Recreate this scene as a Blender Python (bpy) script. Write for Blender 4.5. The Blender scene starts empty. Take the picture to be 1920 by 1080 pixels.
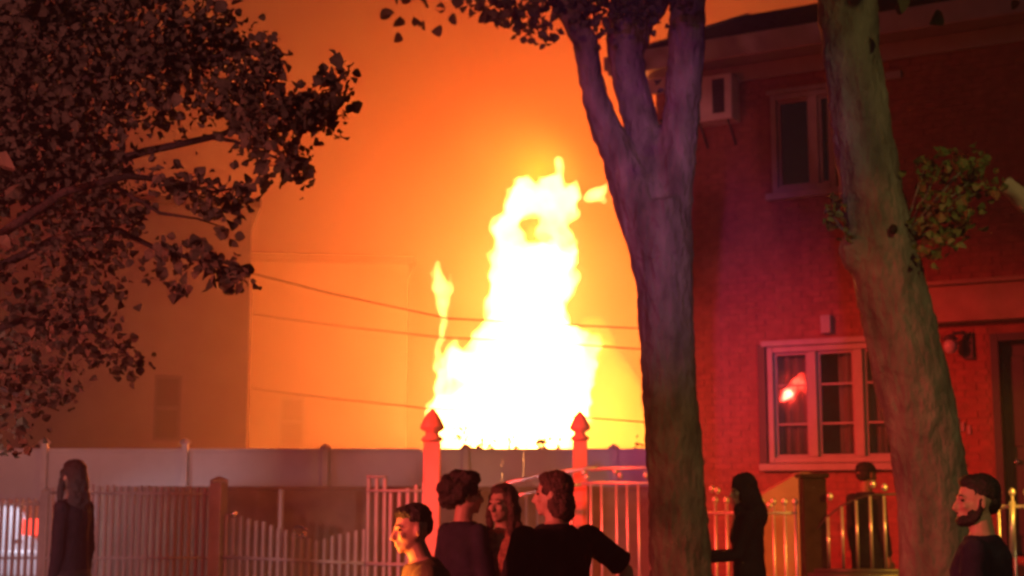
import bpy, math, random
from mathutils import Vector, Matrix, noise
random.seed(7)
R = math.radians
sc = bpy.context.scene
COL = sc.collection

# ------------------------------------------------------------------ camera
F_PX = 2700.0            # focal length in photograph pixels (1920 wide)
PITCH = R(8.2)
CAM = Vector((0, 0, 1.69))
cam_d = bpy.data.cameras.new('camera')
cam = bpy.data.objects.new('camera', cam_d)
COL.objects.link(cam)
cam.location = CAM
cam.rotation_euler = (R(90) + PITCH, 0, 0)
cam_d.sensor_width = 36.0
cam_d.lens = 36.0 * F_PX / 1920.0
cam_d.clip_start = 0.1
cam_d.clip_end = 600
cam_d.dof.use_dof = True
cam_d.dof.focus_distance = 3.0
cam_d.dof.aperture_fstop = (cam_d.lens / 1000) / 0.0085
sc.camera = cam

FW = Vector((0, math.cos(PITCH), math.sin(PITCH)))
UP = Vector((0, -math.sin(PITCH), math.cos(PITCH)))
RT = Vector((1, 0, 0))


def ray(x, y):
    return RT * ((x - 960) / F_PX) + FW - UP * ((y - 540) / F_PX)


def P(x, y, Y):
    """world point at depth Y (metres in front of the camera) seen at photograph pixel x, y"""
    d = ray(x, y)
    return CAM + d * (Y / d.y)


def px(Y):
    return Y / F_PX

# ------------------------------------------------------------------ world, sky, moon
w = bpy.data.worlds.new('World')
sc.world = w
w.use_nodes = True
nt = w.node_tree
bg = nt.nodes['Background']
sky = nt.nodes.new('ShaderNodeTexSky')
sky.sky_type = 'NISHITA'
sky.sun_disc = False
sky.sun_elevation = R(18)
sky.sun_rotation = R(200)
nt.links.new(sky.outputs[0], bg.inputs[0])
bg.inputs[1].default_value = 0.004


def lamp(kind, name, loc, color, power, radius=0.1, target=None, angle=60, blend=0.5):
    d = bpy.data.lights.new(name, kind)
    o = bpy.data.objects.new(name, d)
    COL.objects.link(o)
    o.location = loc
    d.color = color
    d.energy = power
    if kind == 'SUN':
        d.angle = radius
    else:
        d.shadow_soft_size = radius
    if kind == 'SPOT':
        d.spot_size = R(angle)
        d.spot_blend = blend
    if target is not None:
        o.rotation_euler = (Vector(target) - Vector(loc)).to_track_quat('-Z', 'Y').to_euler()
    return o


moon = lamp('SUN', 'moon', (0, 0, 30), (0.75, 0.8, 1.0), 0.004, R(0.5))
moon.rotation_euler = (R(72), 0, R(-20))

# house frame: U runs right along the facade, N is its outward normal
U = Vector((0.875, -0.485, 0)).normalized()
N = Vector((-0.485, -0.875, 0)).normalized()
HO = Vector((1.80, 17.45, 0.15))      # left corner of the facade at the ground


def on_facade(x, y, off=0.0):
    d = ray(x, y)
    t = ((HO + N * off) - CAM).dot(N) / d.dot(N)
    return CAM + d * t


def uz(x, y, off=0.0):
    q = on_facade(x, y, off) - HO
    return q.dot(U), q.z

# the red beacon stands where the parlour window mirrors it to the camera
_d = ray(1473, 738)
_h = on_facade(1473, 738)
_r = _d - N * (2 * _d.dot(N))
BEACON = _h + _r * ((_h.y - 8.2) / -_r.y)
# ------------------------------------------------------------------ lamps
FY = 28.0
lamp('POINT', 'red_beacon', BEACON, (1.0, 0.035, 0.02), 430, 0.10)
lamp('POINT', 'red_beacon', BEACON + Vector((.875, -.485, 0)) * .17 + Vector((0, 0, .17)), (1.0, 0.03, 0.015), 90, 0.13)
lamp('POINT', 'red_beacon', BEACON + Vector((.875, -.485, 0)) * .36 + Vector((0, 0, .27)), (1.0, 0.03, 0.015), 40, 0.10)
lamp('SPOT', 'red_beacon_low', (-7.0, 9.3, 5.6), (1.0, 0.035, 0.025), 11500, 0.12, (3.4, 15.7, 0.8), 38, 1.0)
lamp('SPOT', 'red_street_beacon', (-7.0, 3.2, 3.0), (1.0, 0.11, 0.09), 4200, 0.15, (1.2, 7.2, 0.9), 46, 1.0)
lamp('SPOT', 'red_leaf_fill', (-4.0, -1.5, 2.6), (1.0, 0.24, 0.26), 2300, 0.12, (-2.6, 7.4, 4.2), 36, 0.9)  # unseen fill lamp, added to lift the left tree's dark leaves
lamp('SPOT', 'white_scene_light', (-5.0, 3.2, 1.9), (1.0, 0.56, 0.59), 1650, 0.2, (-2.8, 20, 1.8), 54, 0.9)
lamp('SPOT', 'car_fill_light', (-6.6, 17.35, 1.75), (0.78, 0.80, 1.0), 75, 0.1, (-5.7, 18.5, 0.9), 84, 0.6)  # unseen fill lamp, added behind the pickets to brighten the white car
lamp('SPOT', 'blue_beacon', (-1.2, -5.0, 4.2), (0.80, 0.17, 1.0), 4000, 0.12, (1.1, 10.5, 3.9), 12, 1.0)
lamp('SPOT', 'street_lamp_light', (4.5, -3.0, 7.5), (0.95, 0.78, 0.25), 1500, 0.2, (2.8, 9.5, 2.6), 30, 0.9)
lamp('SPOT', 'amber_beacon', (4.35, 10.5, 2.35), (1.0, 0.42, 0.03), 300, 0.06, (2.7, 12.2, 1.75), 76, 0.6)
lamp('SPOT', 'amber_face_fill', (-1.45, 6.95, 1.1), (1.0, 0.22, 0.02), 330, 0.05, (-0.45, 6.70, 1.42), 32, 0.7)  # unseen fill lamp, added to put amber on the olive-shirted man's face
for (fx, fy, e, dy) in ((960, 800, 1300, 0), (1010, 700, 1500, .3), (990, 600, 1900, -.2), (1000, 500, 2200, .2),
                        (1010, 320, 3900, 0), (828, 560, 250, 0), (1150, 780, 1100, .5)):
    lamp('POINT', 'flame_light', P(fx, fy, FY + dy), (1.0, 0.085, 0.004), e * .56, 0.35)

vs = sc.view_settings
sc.display_settings.display_device = 'sRGB'
vs.view_transform = 'Standard'
vs.look = 'None'
vs.exposure = 0.0
vs.gamma = 1.0
vs.use_curve_mapping = False
sc.render.engine = 'CYCLES'
sc.cycles.use_denoising = True
sc.cycles.sample_clamp_indirect = 3.0
sc.cycles.volume_bounces = 1
sc.cycles.max_bounces = 8
sc.cycles.transparent_max_bounces = 16

# ------------------------------------------------------------------ materials
def mat(name, color, rough=0.7, metal=0.0, var=0.25, scale=6.0, bump=0.0, bscale=40.0, spec=0.4, stretch=None, color2=None):
    m = bpy.data.materials.new(name)
    m.use_nodes = True
    t = m.node_tree
    b = t.nodes['Principled BSDF']
    b.inputs['Roughness'].default_value = rough
    b.inputs['Metallic'].default_value = metal
    b.inputs['Specular IOR Level'].default_value = spec if rough < .8 or metal else spec * .25
    tc = t.nodes.new('ShaderNodeTexCoord')
    src = tc.outputs['Object']
    if stretch:
        mp = t.nodes.new('ShaderNodeMapping')
        mp.inputs['Scale'].default_value = stretch
        t.links.new(src, mp.inputs[0])
        src = mp.outputs[0]
    n = t.nodes.new('ShaderNodeTexNoise')
    n.inputs['Scale'].default_value = scale
    n.inputs['Detail'].default_value = 5
    t.links.new(src, n.inputs['Vector'])
    r = t.nodes.new('ShaderNodeValToRGB')
    r.color_ramp.elements[0].position = 0.3
    r.color_ramp.elements[1].position = 0.7
    c2 = color2 or [min(1, c * (1 + var)) for c in color]
    r.color_ramp.elements[0].color = [c * (1 - var) for c in color] + [1]
    r.color_ramp.elements[1].color = list(c2) + [1]
    t.links.new(n.outputs[0], r.inputs[0])
    t.links.new(r.outputs[0], b.inputs['Base Color'])
    if bump:
        n2 = t.nodes.new('ShaderNodeTexNoise')
        n2.inputs['Scale'].default_value = bscale
        n2.inputs['Detail'].default_value = 6
        t.links.new(src, n2.inputs['Vector'])
        bp = t.nodes.new('ShaderNodeBump')
        bp.inputs['Strength'].default_value = bump
        bp.inputs['Distance'].default_value = 0.06 if 'bark' in name else 0.02
        t.links.new(n2.outputs[0], bp.inputs['Height'])
        t.links.new(bp.outputs[0], b.inputs['Normal'])
    return m


def emit(name, color, k):
    m = bpy.data.materials.new(name)
    m.use_nodes = True
    t = m.node_tree
    t.nodes.clear()
    e = t.nodes.new('ShaderNodeEmission')
    e.inputs[0].default_value = list(color) + [1]
    e.inputs[1].default_value = k
    o = t.nodes.new('ShaderNodeOutputMaterial')
    t.links.new(e.outputs[0], o.inputs[0])
    return m


def flame_mat(name, color, k):
    m = bpy.data.materials.new(name)
    m.use_nodes = True
    t = m.node_tree
    t.nodes.clear()
    e = t.nodes.new('ShaderNodeEmission')
    e.inputs[0].default_value = list(color) + [1]
    e.inputs[1].default_value = k
    o = t.nodes.new('ShaderNodeOutputMaterial')
    t.links.new(e.outputs[0], o.inputs['Volume'])
    return m


M = dict(
    asphalt=mat('asphalt', (.05, .05, .05), .9, bump=.4, bscale=120),
    concrete=mat('concrete', (.3, .29, .27), .85, bump=.3, bscale=60),
    soil=mat('soil', (.07, .055, .04), .95, bump=.6),
    brick=mat('brick', (.26, .085, .07), .85, var=.2, scale=9, bump=.4, bscale=70),
    mortar=mat('mortar', (.23, .085, .07), .9, bump=.3),
    trim=mat('white_trim', (.28, .245, .23), .5, var=.1),
    dark_trim=mat('dark_shutter', (.03, .03, .035), .5),
    shingle=mat('roof_shingle', (.035, .03, .032), .9, var=.4, scale=14, bump=.5),
    curtain=mat('curtain', (.35, .28, .25), .9, var=.3, scale=5, stretch=(8, 8, .4)),
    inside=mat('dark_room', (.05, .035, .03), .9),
    acwhite=mat('appliance_white', (.55, .52, .52), .5, var=.06),
    vinyl=mat('white_vinyl', (.62, .6, .58), .45, var=.12, scale=2),
    tan=mat('tan_stucco', (.33, .22, .16), .9, var=.2, scale=3, bump=.3),
    paint=mat('white_painted_iron', (.42, .37, .34), .45, var=.15, scale=5),
    redpost=mat('post_paint', (.6, .22, .16), .5, var=.08),
    steel=mat('stainless_steel', (.62, .58, .56), .34, metal=.6, var=.08),
    darksteel=mat('dark_iron', (.05, .045, .045), .4, var=.2),
    pier=mat('dark_brick_pier', (.028, .016, .014), .85, var=.3, bump=.3),
    bark=mat('bark', (.16, .13, .10), .95, var=.45, scale=9, bump=.9, bscale=26, stretch=(1, 1, .35)),
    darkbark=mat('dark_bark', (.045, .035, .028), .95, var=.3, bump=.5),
    bark2=mat('mottled_bark', (.17, .145, .115), .9, var=.4, scale=7, bump=.8, bscale=22, stretch=(1, 1, .4)),
    cutwood=mat('pale_cut_wood', (.42, .30, .22), .85, var=.2),
    leaf=mat('leaf', (.07, .065, .04), .8, var=.3, scale=3),
    leaf2=mat('yellow_green_leaf', (.10, .11, .025), .6, var=.5, scale=9),
    wire=mat('cable', (.02, .02, .02), .6),
    siding=mat('pale_siding', (.15, .13, .11), .8, var=.12, scale=2),
    siding2=mat('cream_siding', (.08, .06, .05), .8, var=.12, scale=2),
    darkglass=mat('dark_glass', (.02, .02, .022), .12, var=.1, spec=.6),
    carpaint=mat('white_car_paint', (.75, .74, .76), .25, var=.03, spec=.6),
    rubber=mat('rubber', (.02, .02, .02), .8),
    chrome=mat('chrome', (.8, .8, .8), .12, metal=1.0, var=.03),
    skin=mat('skin', (.42, .25, .18), .55, var=.12, scale=14, bump=.1, bscale=200),
    skin2=mat('deep_skin', (.20, .11, .075), .55, var=.12, scale=14, bump=.1, bscale=200),
    hair=mat('black_hair', (.018, .014, .012), .55, var=.5, scale=30, bump=.8, bscale=90),
    hair2=mat('brown_hair', (.06, .03, .022), .55, var=.5, scale=30, bump=.8, bscale=90),
    black=mat('black_cotton', (.018, .016, .020), .9, var=.3, scale=9, bump=.3, bscale=140),
    navy=mat('navy_cotton', (.024, .024, .042), .9, var=.3, scale=9, bump=.3, bscale=140),
    olive=mat('olive_cotton', (.13, .11, .06), .9, var=.2, scale=9, bump=.3, bscale=140),
    rust=mat('rust_print', (.30, .13, .09), .9, var=.5, scale=28, bump=.3, bscale=140),
    jacket=mat('dusky_jacket', (.014, .010, .014), .85, var=.3, scale=9, bump=.3),
    denim=mat('denim', (.04, .05, .08), .9, var=.3, scale=20),
    eye=mat('eye', (.05, .03, .02), .2, var=.1),
    lampwhite=mat('frosted_globe', (.45, .45, .42), .3, var=.03),
    char=mat('charred_wood', (.02, .017, .015), .95, bump=.5),
    flame=flame_mat('flame', (1.0, .38, .09), 26),
    flame2=flame_mat('thin_flame', (1.0, .40, .035), 1.35),
    tail=emit('lit_tail_lamp', (1.0, .05, .03), 3.0),
)
# window glass: clear pane that mirrors
g = bpy.data.materials.new('window_glass')
g.use_nodes = True
t = g.node_tree
t.nodes.clear()
fr = t.nodes.new('ShaderNodeFresnel'); fr.inputs[0].default_value = 1.6
tr = t.nodes.new('ShaderNodeBsdfTransparent'); tr.inputs[0].default_value = (.8, .8, .8, 1)
gl = t.nodes.new('ShaderNodeBsdfGlossy'); gl.inputs['Roughness'].default_value = .035
mx = t.nodes.new('ShaderNodeMixShader'); ou = t.nodes.new('ShaderNodeOutputMaterial')
wv = t.nodes.new('ShaderNodeTexNoise'); wv.inputs['Scale'].default_value = 2.2
bp = t.nodes.new('ShaderNodeBump'); bp.inputs['Strength'].default_value = .12; bp.inputs['Distance'].default_value = .02
tc = t.nodes.new('ShaderNodeTexCoord')
t.links.new(tc.outputs['Object'], wv.inputs['Vector']); t.links.new(wv.outputs[0], bp.inputs['Height'])
t.links.new(bp.outputs[0], gl.inputs['Normal'])
t.links.new(fr.outputs[0], mx.inputs[0]); t.links.new(tr.outputs[0], mx.inputs[1]); t.links.new(gl.outputs[0], mx.inputs[2])
t.links.new(mx.outputs[0], ou.inputs[0])
M['glass'] = g

# ------------------------------------------------------------------ mesh tools
X3, Y3, Z3 = Vector((1, 0, 0)), Vector((0, 1, 0)), Vector((0, 0, 1))


def wloc(o):
    v = Vector((0, 0, 0))
    while o is not None:
        v += o.location
        o = o.parent
    return v


class MB:
    def __init__(self):
        self.v, self.f, self.s = [], [], []

    def add(self, vs_, fs, smooth=False):
        k = len(self.v)
        self.v += [Vector(q) for q in vs_]
        self.f += [tuple(i + k for i in f) for f in fs]
        self.s += [smooth] * len(fs)
        return self

    def obox(self, c, ax, ay, az, sx, sy, sz, back=True):
        c = Vector(c)
        q = [c + ax * (i * sx / 2) + ay * (j * sy / 2) + az * (k * sz / 2) for k in (-1, 1) for j in (-1, 1) for i in (-1, 1)]
        fs = [(0, 1, 5, 4), (1, 3, 7, 5), (3, 2, 6, 7), (2, 0, 4, 6), (0, 2, 3, 1), (4, 5, 7, 6)]
        if not back:
            fs.pop(2)
        return self.add(q, fs)

    def box(self, x0, x1, y0, y1, z0, z1):
        return self.obox(((x0 + x1) / 2, (y0 + y1) / 2, (z0 + z1) / 2), X3, Y3, Z3, x1 - x0, y1 - y0, z1 - z0)

    def tube(self, pts, rad, n=10, cap=True, squash=1.0, rough=0.0):
        pts = [Vector(p) for p in pts]
        if not hasattr(rad, '__len__'):
            rad = [rad] * len(pts)
        k0 = len(self.v)
        ref = None
        for i, p in enumerate(pts):
            d = (pts[min(i + 1, len(pts) - 1)] - pts[max(i - 1, 0)]).normalized()
            if ref is None:
                ref = d.orthogonal().normalized()
            a = (ref - d * ref.dot(d)).normalized()
            ref = a
            b = d.cross(a)
            for j in range(n):
                th = 2 * math.pi * j / n
                rr = rad[i] * (1 + rough * random.uniform(-1, 1))
                self.v.append(p + a * (rr * math.cos(th)) + b * (rr * squash * math.sin(th)))
        for i in range(len(pts) - 1):
            for j in range(n):
                a0 = k0 + i * n + j
                a1 = k0 + i * n + (j + 1) % n
                self.f.append((a0, a1, a1 + n, a0 + n)); self.s.append(True)
        if cap:
            self.f.append(tuple(k0 + j for j in reversed(range(n)))); self.s.append(False)
            e = k0 + (len(pts) - 1) * n
            self.f.append(tuple(e + j for j in range(n))); self.s.append(False)
        return self

    def lathe(self, base, prof, n=12, axis=Z3, turn=0.0):
        """profile of (radius, height) along axis"""
        base = Vector(base)
        a = axis.orthogonal().normalized()
        b = axis.cross(a)
        k0 = len(self.v)
        for (r, h) in prof:
            for j in range(n):
                th = 2 * math.pi * j / n + turn
                self.v.append(base + axis * h + a * (r * math.cos(th)) + b * (r * math.sin(th)))
        for i in range(len(prof) - 1):
            for j in range(n):
                a0 = k0 + i * n + j
                a1 = k0 + i * n + (j + 1) % n
                self.f.append((a0, a1, a1 + n, a0 + n)); self.s.append(n > 6)
        self.f.append(tuple(k0 + j for j in reversed(range(n)))); self.s.append(False)
        e = k0 + (len(prof) - 1) * n
        self.f.append(tuple(e + j for j in range(n))); self.s.append(False)
        return self

    def ell(self, c, r, rot=None, seg=14, rings=9):
        c = Vector(c)
        q, fs = [], []
        for i in range(1, rings):
            ph = math.pi * i / rings
            for j in range(seg):
                th = 2 * math.pi * j / seg
                p = Vector((r[0] * math.sin(ph) * math.cos(th), r[1] * math.sin(ph) * math.sin(th), r[2] * math.cos(ph)))
                q.append(c + (rot @ p if rot else p))
        tp, bt = Vector((0, 0, r[2])), Vector((0, 0, -r[2]))
        q.append(c + (rot @ tp if rot else tp)); q.append(c + (rot @ bt if rot else bt))
        T, B = len(q) - 2, len(q) - 1
        for i in range(rings - 2):
            for j in range(seg):
                a0 = i * seg + j; a1 = i * seg + (j + 1) % seg
                fs.append((a0, a0 + seg, a1 + seg, a1))
        for j in range(seg):
            fs.append((T, j, (j + 1) % seg))
            fs.append((B, (rings - 2) * seg + (j + 1) % seg, (rings - 2) * seg + j))
        return self.add(q, fs, True)

    def loft(self, rings_, n=16):
        """rings of (centre, rx vector, ry vector)"""
        k0 = len(self.v)
        for (c, a, b) in rings_:
            for j in range(n):
                th = 2 * math.pi * j / n
                self.v.append(Vector(c) + a * math.cos(th) + b * math.sin(th))
        for i in range(len(rings_) - 1):
            for j in range(n):
                a0 = k0 + i * n + j; a1 = k0 + i * n + (j + 1) % n
                self.f.append((a0, a1, a1 + n, a0 + n)); self.s.append(True)
        self.f.append(tuple(k0 + j for j in reversed(range(n)))); self.s.append(True)
        e = k0 + (len(rings_) - 1) * n
        self.f.append(tuple(e + j for j in range(n))); self.s.append(True)
        return self

    def mesh(self, name, m, org=Vector((0, 0, 0))):
        me = bpy.data.meshes.new(name)
        me.from_pydata([v - org for v in self.v], [], self.f)
        me.polygons.foreach_set('use_smooth', self.s)
        me.materials.append(m)
        me.update()
        return me

    def build(self, name, m, parent=None, org=None, bevel=0.0):
        o0 = wloc(parent) if parent is not None else Vector((0, 0, 0))
        loc = Vector(org) if org is not None else o0
        o = bpy.data.objects.new(name, self.mesh(name, m, loc))
        COL.objects.link(o)
        o.location = loc - o0
        o.parent = parent
        if bevel:
            b = o.modifiers.new('bevel', 'BEVEL')
            b.width = bevel
            b.segments = 2
            b.limit_method = 'ANGLE'
        return o


def remesh(o, voxel, smooth=0, disp=None, swirl=False):
    r = o.modifiers.new('remesh', 'REMESH')
    r.mode = 'VOXEL'
    r.voxel_size = voxel
    r.use_smooth_shade = True
    if smooth:
        s = o.modifiers.new('smooth', 'SMOOTH')
        s.factor = 0.5
        s.iterations = smooth
    for (size, strength) in disp or ():
        tx = bpy.data.textures.new(o.name + '_relief', 'CLOUDS')
        tx.noise_scale = size
        tx.noise_depth = 3
        d = o.modifiers.new('relief', 'DISPLACE')
        d.texture = tx
        d.strength = strength
        d.mid_level = 0.5
        if swirl:
            tx.cloud_type = 'COLOR'
            d.direction = 'RGB_TO_XYZ'
        d.texture_coords = 'GLOBAL'
    if swirl:
        r2_ = o.modifiers.new('rejoin', 'REMESH')
        r2_.mode = 'VOXEL'
        r2_.voxel_size = voxel * .8
        r2_.use_smooth_shade = True
        s2_ = o.modifiers.new('soften', 'SMOOTH')
        s2_.factor = .5
        s2_.iterations = 2
    return o


def tag(o, label=None, cat=None, group=None, kind=None):
    if label: o['label'] = label
    if cat: o['category'] = cat
    if group: o['group'] = group
    if kind: o['kind'] = kind
    return o


def thing(name, loc, label, cat, group=None):
    o = bpy.data.objects.new(name, None)
    COL.objects.link(o)
    o.location = loc
    o.empty_display_size = 0.2
    return tag(o, label, cat, group)


def copy_part(src, parent, loc, scale=None, rot=None, name=None):
    c = src.copy()
    COL.objects.link(c)
    c.parent = parent
    c.location = Vector(loc) - wloc(parent)
    if scale: c.scale = scale
    if rot: c.rotation_euler = rot
    return c


def interp(tab, x):
    if x <= tab[0][0]: return tab[0][1]
    for (a, va), (b, vb) in zip(tab, tab[1:]):
        if x <= b:
            k = (x - a) / (b - a)
            return va + (vb - va) * k
    return tab[-1][1]

# ------------------------------------------------------------------ ground
tag(MB().box(-80, 80, -35, 115, -.3, -.004).build('ground', M['soil']), 'bare dark ground round the street and yards', kind='structure')
tag(MB().box(-80, 80, -7, 7.0, -.2, .004).build('road', M['asphalt']), 'dark asphalt street in front of the houses', kind='structure')
sw = tag(MB().box(-80, 80, 7.16, 12.4, -.2, .15).build('sidewalk', M['concrete']), 'concrete pavement along the street', kind='structure')
tag(MB().box(-80, 80, 7.0, 7.157, -.2, .145).build('kerb', M['concrete'], bevel=.02), 'concrete kerb between road and pavement', kind='structure')
tag(MB().box(-80, 80, 12.404, 30, -.2, .146).build('yard_pavement', M['concrete']), 'paved yards behind the fences', kind='structure')

# ------------------------------------------------------------------ haze (smoke-filled air)
hz = MB().box(-82, 82, -37, 117, -42, 38)
hm = bpy.data.materials.new('smoky_air')
hm.use_nodes = True
t = hm.node_tree
t.nodes.clear()
pv = t.nodes.new('ShaderNodeVolumePrincipled')
pv.inputs['Color'].default_value = (.86, .84, .82, 1)
pv.inputs['Density'].default_value = .0045
pv.inputs['Anisotropy'].default_value = 0.0
ou = t.nodes.new('ShaderNodeOutputMaterial')
t.links.new(pv.outputs[0], ou.inputs['Volume'])
tag(hz.build('haze', hm), 'smoke filled night air glowing orange round the fire', kind='stuff')

# the smoke of the fire itself: one wide bank drifting over the back yards
sm_ = MB().ell((3.5, 46.5, -2), (23, 25.5, 38), None, 64, 40)
so_ = hm.copy()
so_.name = 'fire_smoke'
for n_ in so_.node_tree.nodes:
    if n_.type == 'PRINCIPLED_VOLUME':
        n_.inputs['Density'].default_value = .05
        n_.inputs['Anisotropy'].default_value = .2
        n_.inputs['Color'].default_value = (.84, .66, .42, 1)
tag(sm_.build('smoke', so_), 'bank of orange lit smoke spreading from the fire over the back yards', kind='stuff')

# ------------------------------------------------------------------ neighbouring houses in the smoke
def smoke_house(name, x0, x1, Y, top, depth, wins, m, label, turn=0):
    a, b = P(x0, 835, Y), P(x1, 835, Y)
    h = thing(name, (b.x, Y, .15), label, 'house')
    wl = MB()
    holes = []
    for (wx0, wy0, wx1, wy1) in wins:
        p, q = P(wx0, wy1, Y), P(wx1, wy0, Y)
        holes.append((p.x, q.x, p.z, q.z))
    xs = sorted({a.x, b.x} | {v for hl in holes for v in hl[:2]})
    zs = sorted({.15, top} | {v for hl in holes for v in hl[2:]})
    for i in range(len(xs) - 1):
        for j in range(len(zs) - 1):
            cx, cz = (xs[i] + xs[i + 1]) / 2, (zs[j] + zs[j + 1]) / 2
            if any(h0 < cx < h1 and k0 < cz < k1 for h0, h1, k0, k1 in holes):
                continue
            wl.box(xs[i], xs[i + 1], Y, Y + .25, zs[j], zs[j + 1])
    wl.box(a.x, a.x + .25, Y + .252, Y + depth, .15, top)
    wl.box(b.x - .25, b.x, Y + .252, Y + depth, .15, top)
    wl.box(a.x + .252, b.x - .252, Y + depth - .25, Y + depth, .15, top)
    wl.build('wall', m, h)
    rf = MB().box(a.x - .15, b.x + .15, Y - .15, Y + depth + .15, top + .003, top + .16).build('roof', M['shingle'], h)
    for hl in holes:
        wn = MB()
        x_0, x_1, z_0, z_1 = hl
        wn.box(x_0 + .003, x_0 + .06, Y + .05, Y + .14, z_0 + .003, z_1 - .003)
        wn.box(x_1 - .06, x_1 - .003, Y + .05, Y + .14, z_0 + .003, z_1 - .003)
        wn.box(x_0 + .063, x_1 - .063, Y + .05, Y + .14, z_1 - .06, z_1 - .003)
        wn.box(x_0 + .063, x_1 - .063, Y + .05, Y + .14, z_0 + .003, z_0 + .06)
        wn.box(x_0 + .063, x_1 - .063, Y + .05, Y + .14, (z_0 + z_1) / 2 - .03, (z_0 + z_1) / 2 + .03)
        wo = wn.build('window', M['dark_trim'], h)
        MB().box(x_0 + .06, x_1 - .06, Y + .10, Y + .115, z_0 + .06, z_1 - .06).build('pane', M['darkglass'], wo)
    h.rotation_euler = (0, 0, R(turn))
    return h


smoke_house('smoke_dimmed_house', -340, 461, 26.0, 6.9, 9, [(290, 705, 345, 828)], M['siding'],
            'flat fronted house dimmed by smoke, with one tall dark window above the white fence', 14)
smoke_house('smoke_dimmed_house', 470, 762, 30.5, 6.6, 7, [(525, 745, 574, 838)], M['siding2'],
            'paler house glowing orange in the smoke just left of the flames, with a faint window', 8)

# ------------------------------------------------------------------ the fire
def blobs(tab, Y, seed, depth=1.0):
    mb = MB()
    rnd = random.Random(seed)
    for (x, y, rx, ry) in tab:
        c = P(x, y, Y + rnd.uniform(-.25, .25) * depth)
        s = px(Y)
        mb.ell(c, (rx * s, max(min(rx, ry), 9) * s * depth, ry * s))
    return mb


flame_tab = [(945, 850, 135, 70), (895, 775, 82, 62), (1000, 770, 118, 90), (1065, 700, 48, 90), (880, 690, 50, 42), (930, 640, 45, 50),
             (1000, 660, 95, 90), (990, 590, 78, 85), (1000, 520, 84, 70), (950, 470, 36, 60), (1052, 455, 30, 70),
             (1010, 482, 68, 32), (1013, 438, 17, 15), (945, 428, 36, 22), (960, 400, 28, 34), (985, 385, 48, 28), (1030, 375, 52, 30), (978, 350, 20, 34),
             (1042, 350, 24, 36), (1075, 365, 18, 28), (1040, 400, 44, 26),
             (822, 745, 18, 50), (822, 800, 18, 60)]
fire = thing('fire', (P(960, 835, FY).x, FY, .15), 'tall white hot blaze with yellow edges rising behind the pale boundary fence', 'fire')
def tongues(mb, lst, Y):
    for tg in lst:
        mb.tube([P(x, y, Y) for x, y, r_ in tg], [r_ * px(Y) for x, y, r_ in tg], 10)
    return mb


licks = [[(1040, 390, 28), (1042, 335, 19), (1047, 305, 10), (1043, 286, 4)], [(985, 395, 24), (976, 350, 14), (984, 322, 5)],
         [(1066, 410, 22), (1082, 365, 12), (1089, 343, 5)], [(955, 435, 18), (925, 424, 11), (908, 408, 5)], [(940, 430, 14), (914, 436, 6)],
         [(1010, 385, 20), (1006, 345, 10), (1013, 326, 4)], 
         [(870, 680, 20), (858, 640, 9), (862, 618, 4)],
         [(1062, 520, 20), (1080, 480, 12), (1084, 440, 4)], [(960, 400, 16), (948, 372, 9), (952, 352, 4)], [(1095, 690, 18), (1112, 650, 10), (1118, 612, 4)]]
fl = tongues(blobs(flame_tab, FY, 3), licks, FY).build('flame', M['flame'], fire)
remesh(fl, .045, 1, [(.7, .55), (.28, .36), (.11, .10)], True)
fl2 = tongues(MB(), [[(1094, 374, 5), (1106, 367, 13), (1120, 364, 15), (1130, 357, 10), (1139, 346, 4)], [(1118, 366, 11), (1130, 374, 8), (1137, 381, 4)]], FY).build('flame', M['flame'], fire)
tag(fl2, 'small detached lick of flame near the top')
remesh(fl2, .028, 1, [(.2, .09), (.08, .03)])
fl4 = tongues(MB(), [[(824, 760, 14), (826, 700, 11), (824, 660, 7), (830, 615, 7), (831, 575, 10), (826, 535, 14), (821, 512, 11), (829, 492, 4)],
                     [(828, 540, 9), (814, 518, 7), (804, 507, 3)], [(834, 575, 8), (843, 535, 7), (846, 512, 3)]], FY).build('flame', M['flame'], fire)
tag(fl4, 'thin upright tongue of flame at the left of the blaze')
remesh(fl4, .03, 1, [(.35, .25), (.12, .12)], True)
fl3 = blobs([(1120, 810, 105, 90), (1170, 820, 80, 70), (1140, 750, 70, 90), (1110, 690, 55, 100), (1200, 840, 70, 60), (1100, 850, 130, 90),
             (1010, 440, 30, 28)], FY + 1.2, 5).build('flame', M['flame2'], fire)
tag(fl3, 'thinner yellow flame at the right of the blaze')
remesh(fl3, .07, 2, [(.6, .3), (.2, .1)])
# charred beams at the heart of the fire, mostly hidden by the fence
cb = MB()
for k in range(9):
    x0 = P(820 + 45 * k, 835, FY).x
    cb.tube([(x0, FY + .3, .15), (x0 + random.uniform(-.2, .2), FY + .4, random.uniform(1.6, 2.5))], [.07, .05], 6)
cb.build('charred_post', M['char'], fire)

pl = MB()
rp = random.Random(21)
for k in range(26):
    h_ = rp.uniform(5.5, 16)
    pl.ell((rp.gauss(-.3 - (h_ - 5) * .28, .6 + h_ * .16), FY + rp.gauss(.8, 1.0), h_), (rp.uniform(.8, 2.1),) * 3)
pm_ = so_.copy()
pm_.name = 'plume_smoke'
for n_ in pm_.node_tree.nodes:
    if n_.type == 'PRINCIPLED_VOLUME':
        n_.inputs['Density'].default_value = .028
        n_.inputs['Color'].default_value = (.74, .6, .5, 1)
po = tag(pl.build('smoke_plume', pm_), 'darker billows of smoke rolling up off the fire', kind='stuff')
remesh(po, .22, 2, [(1.6, .9), (.6, .35)])

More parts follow.
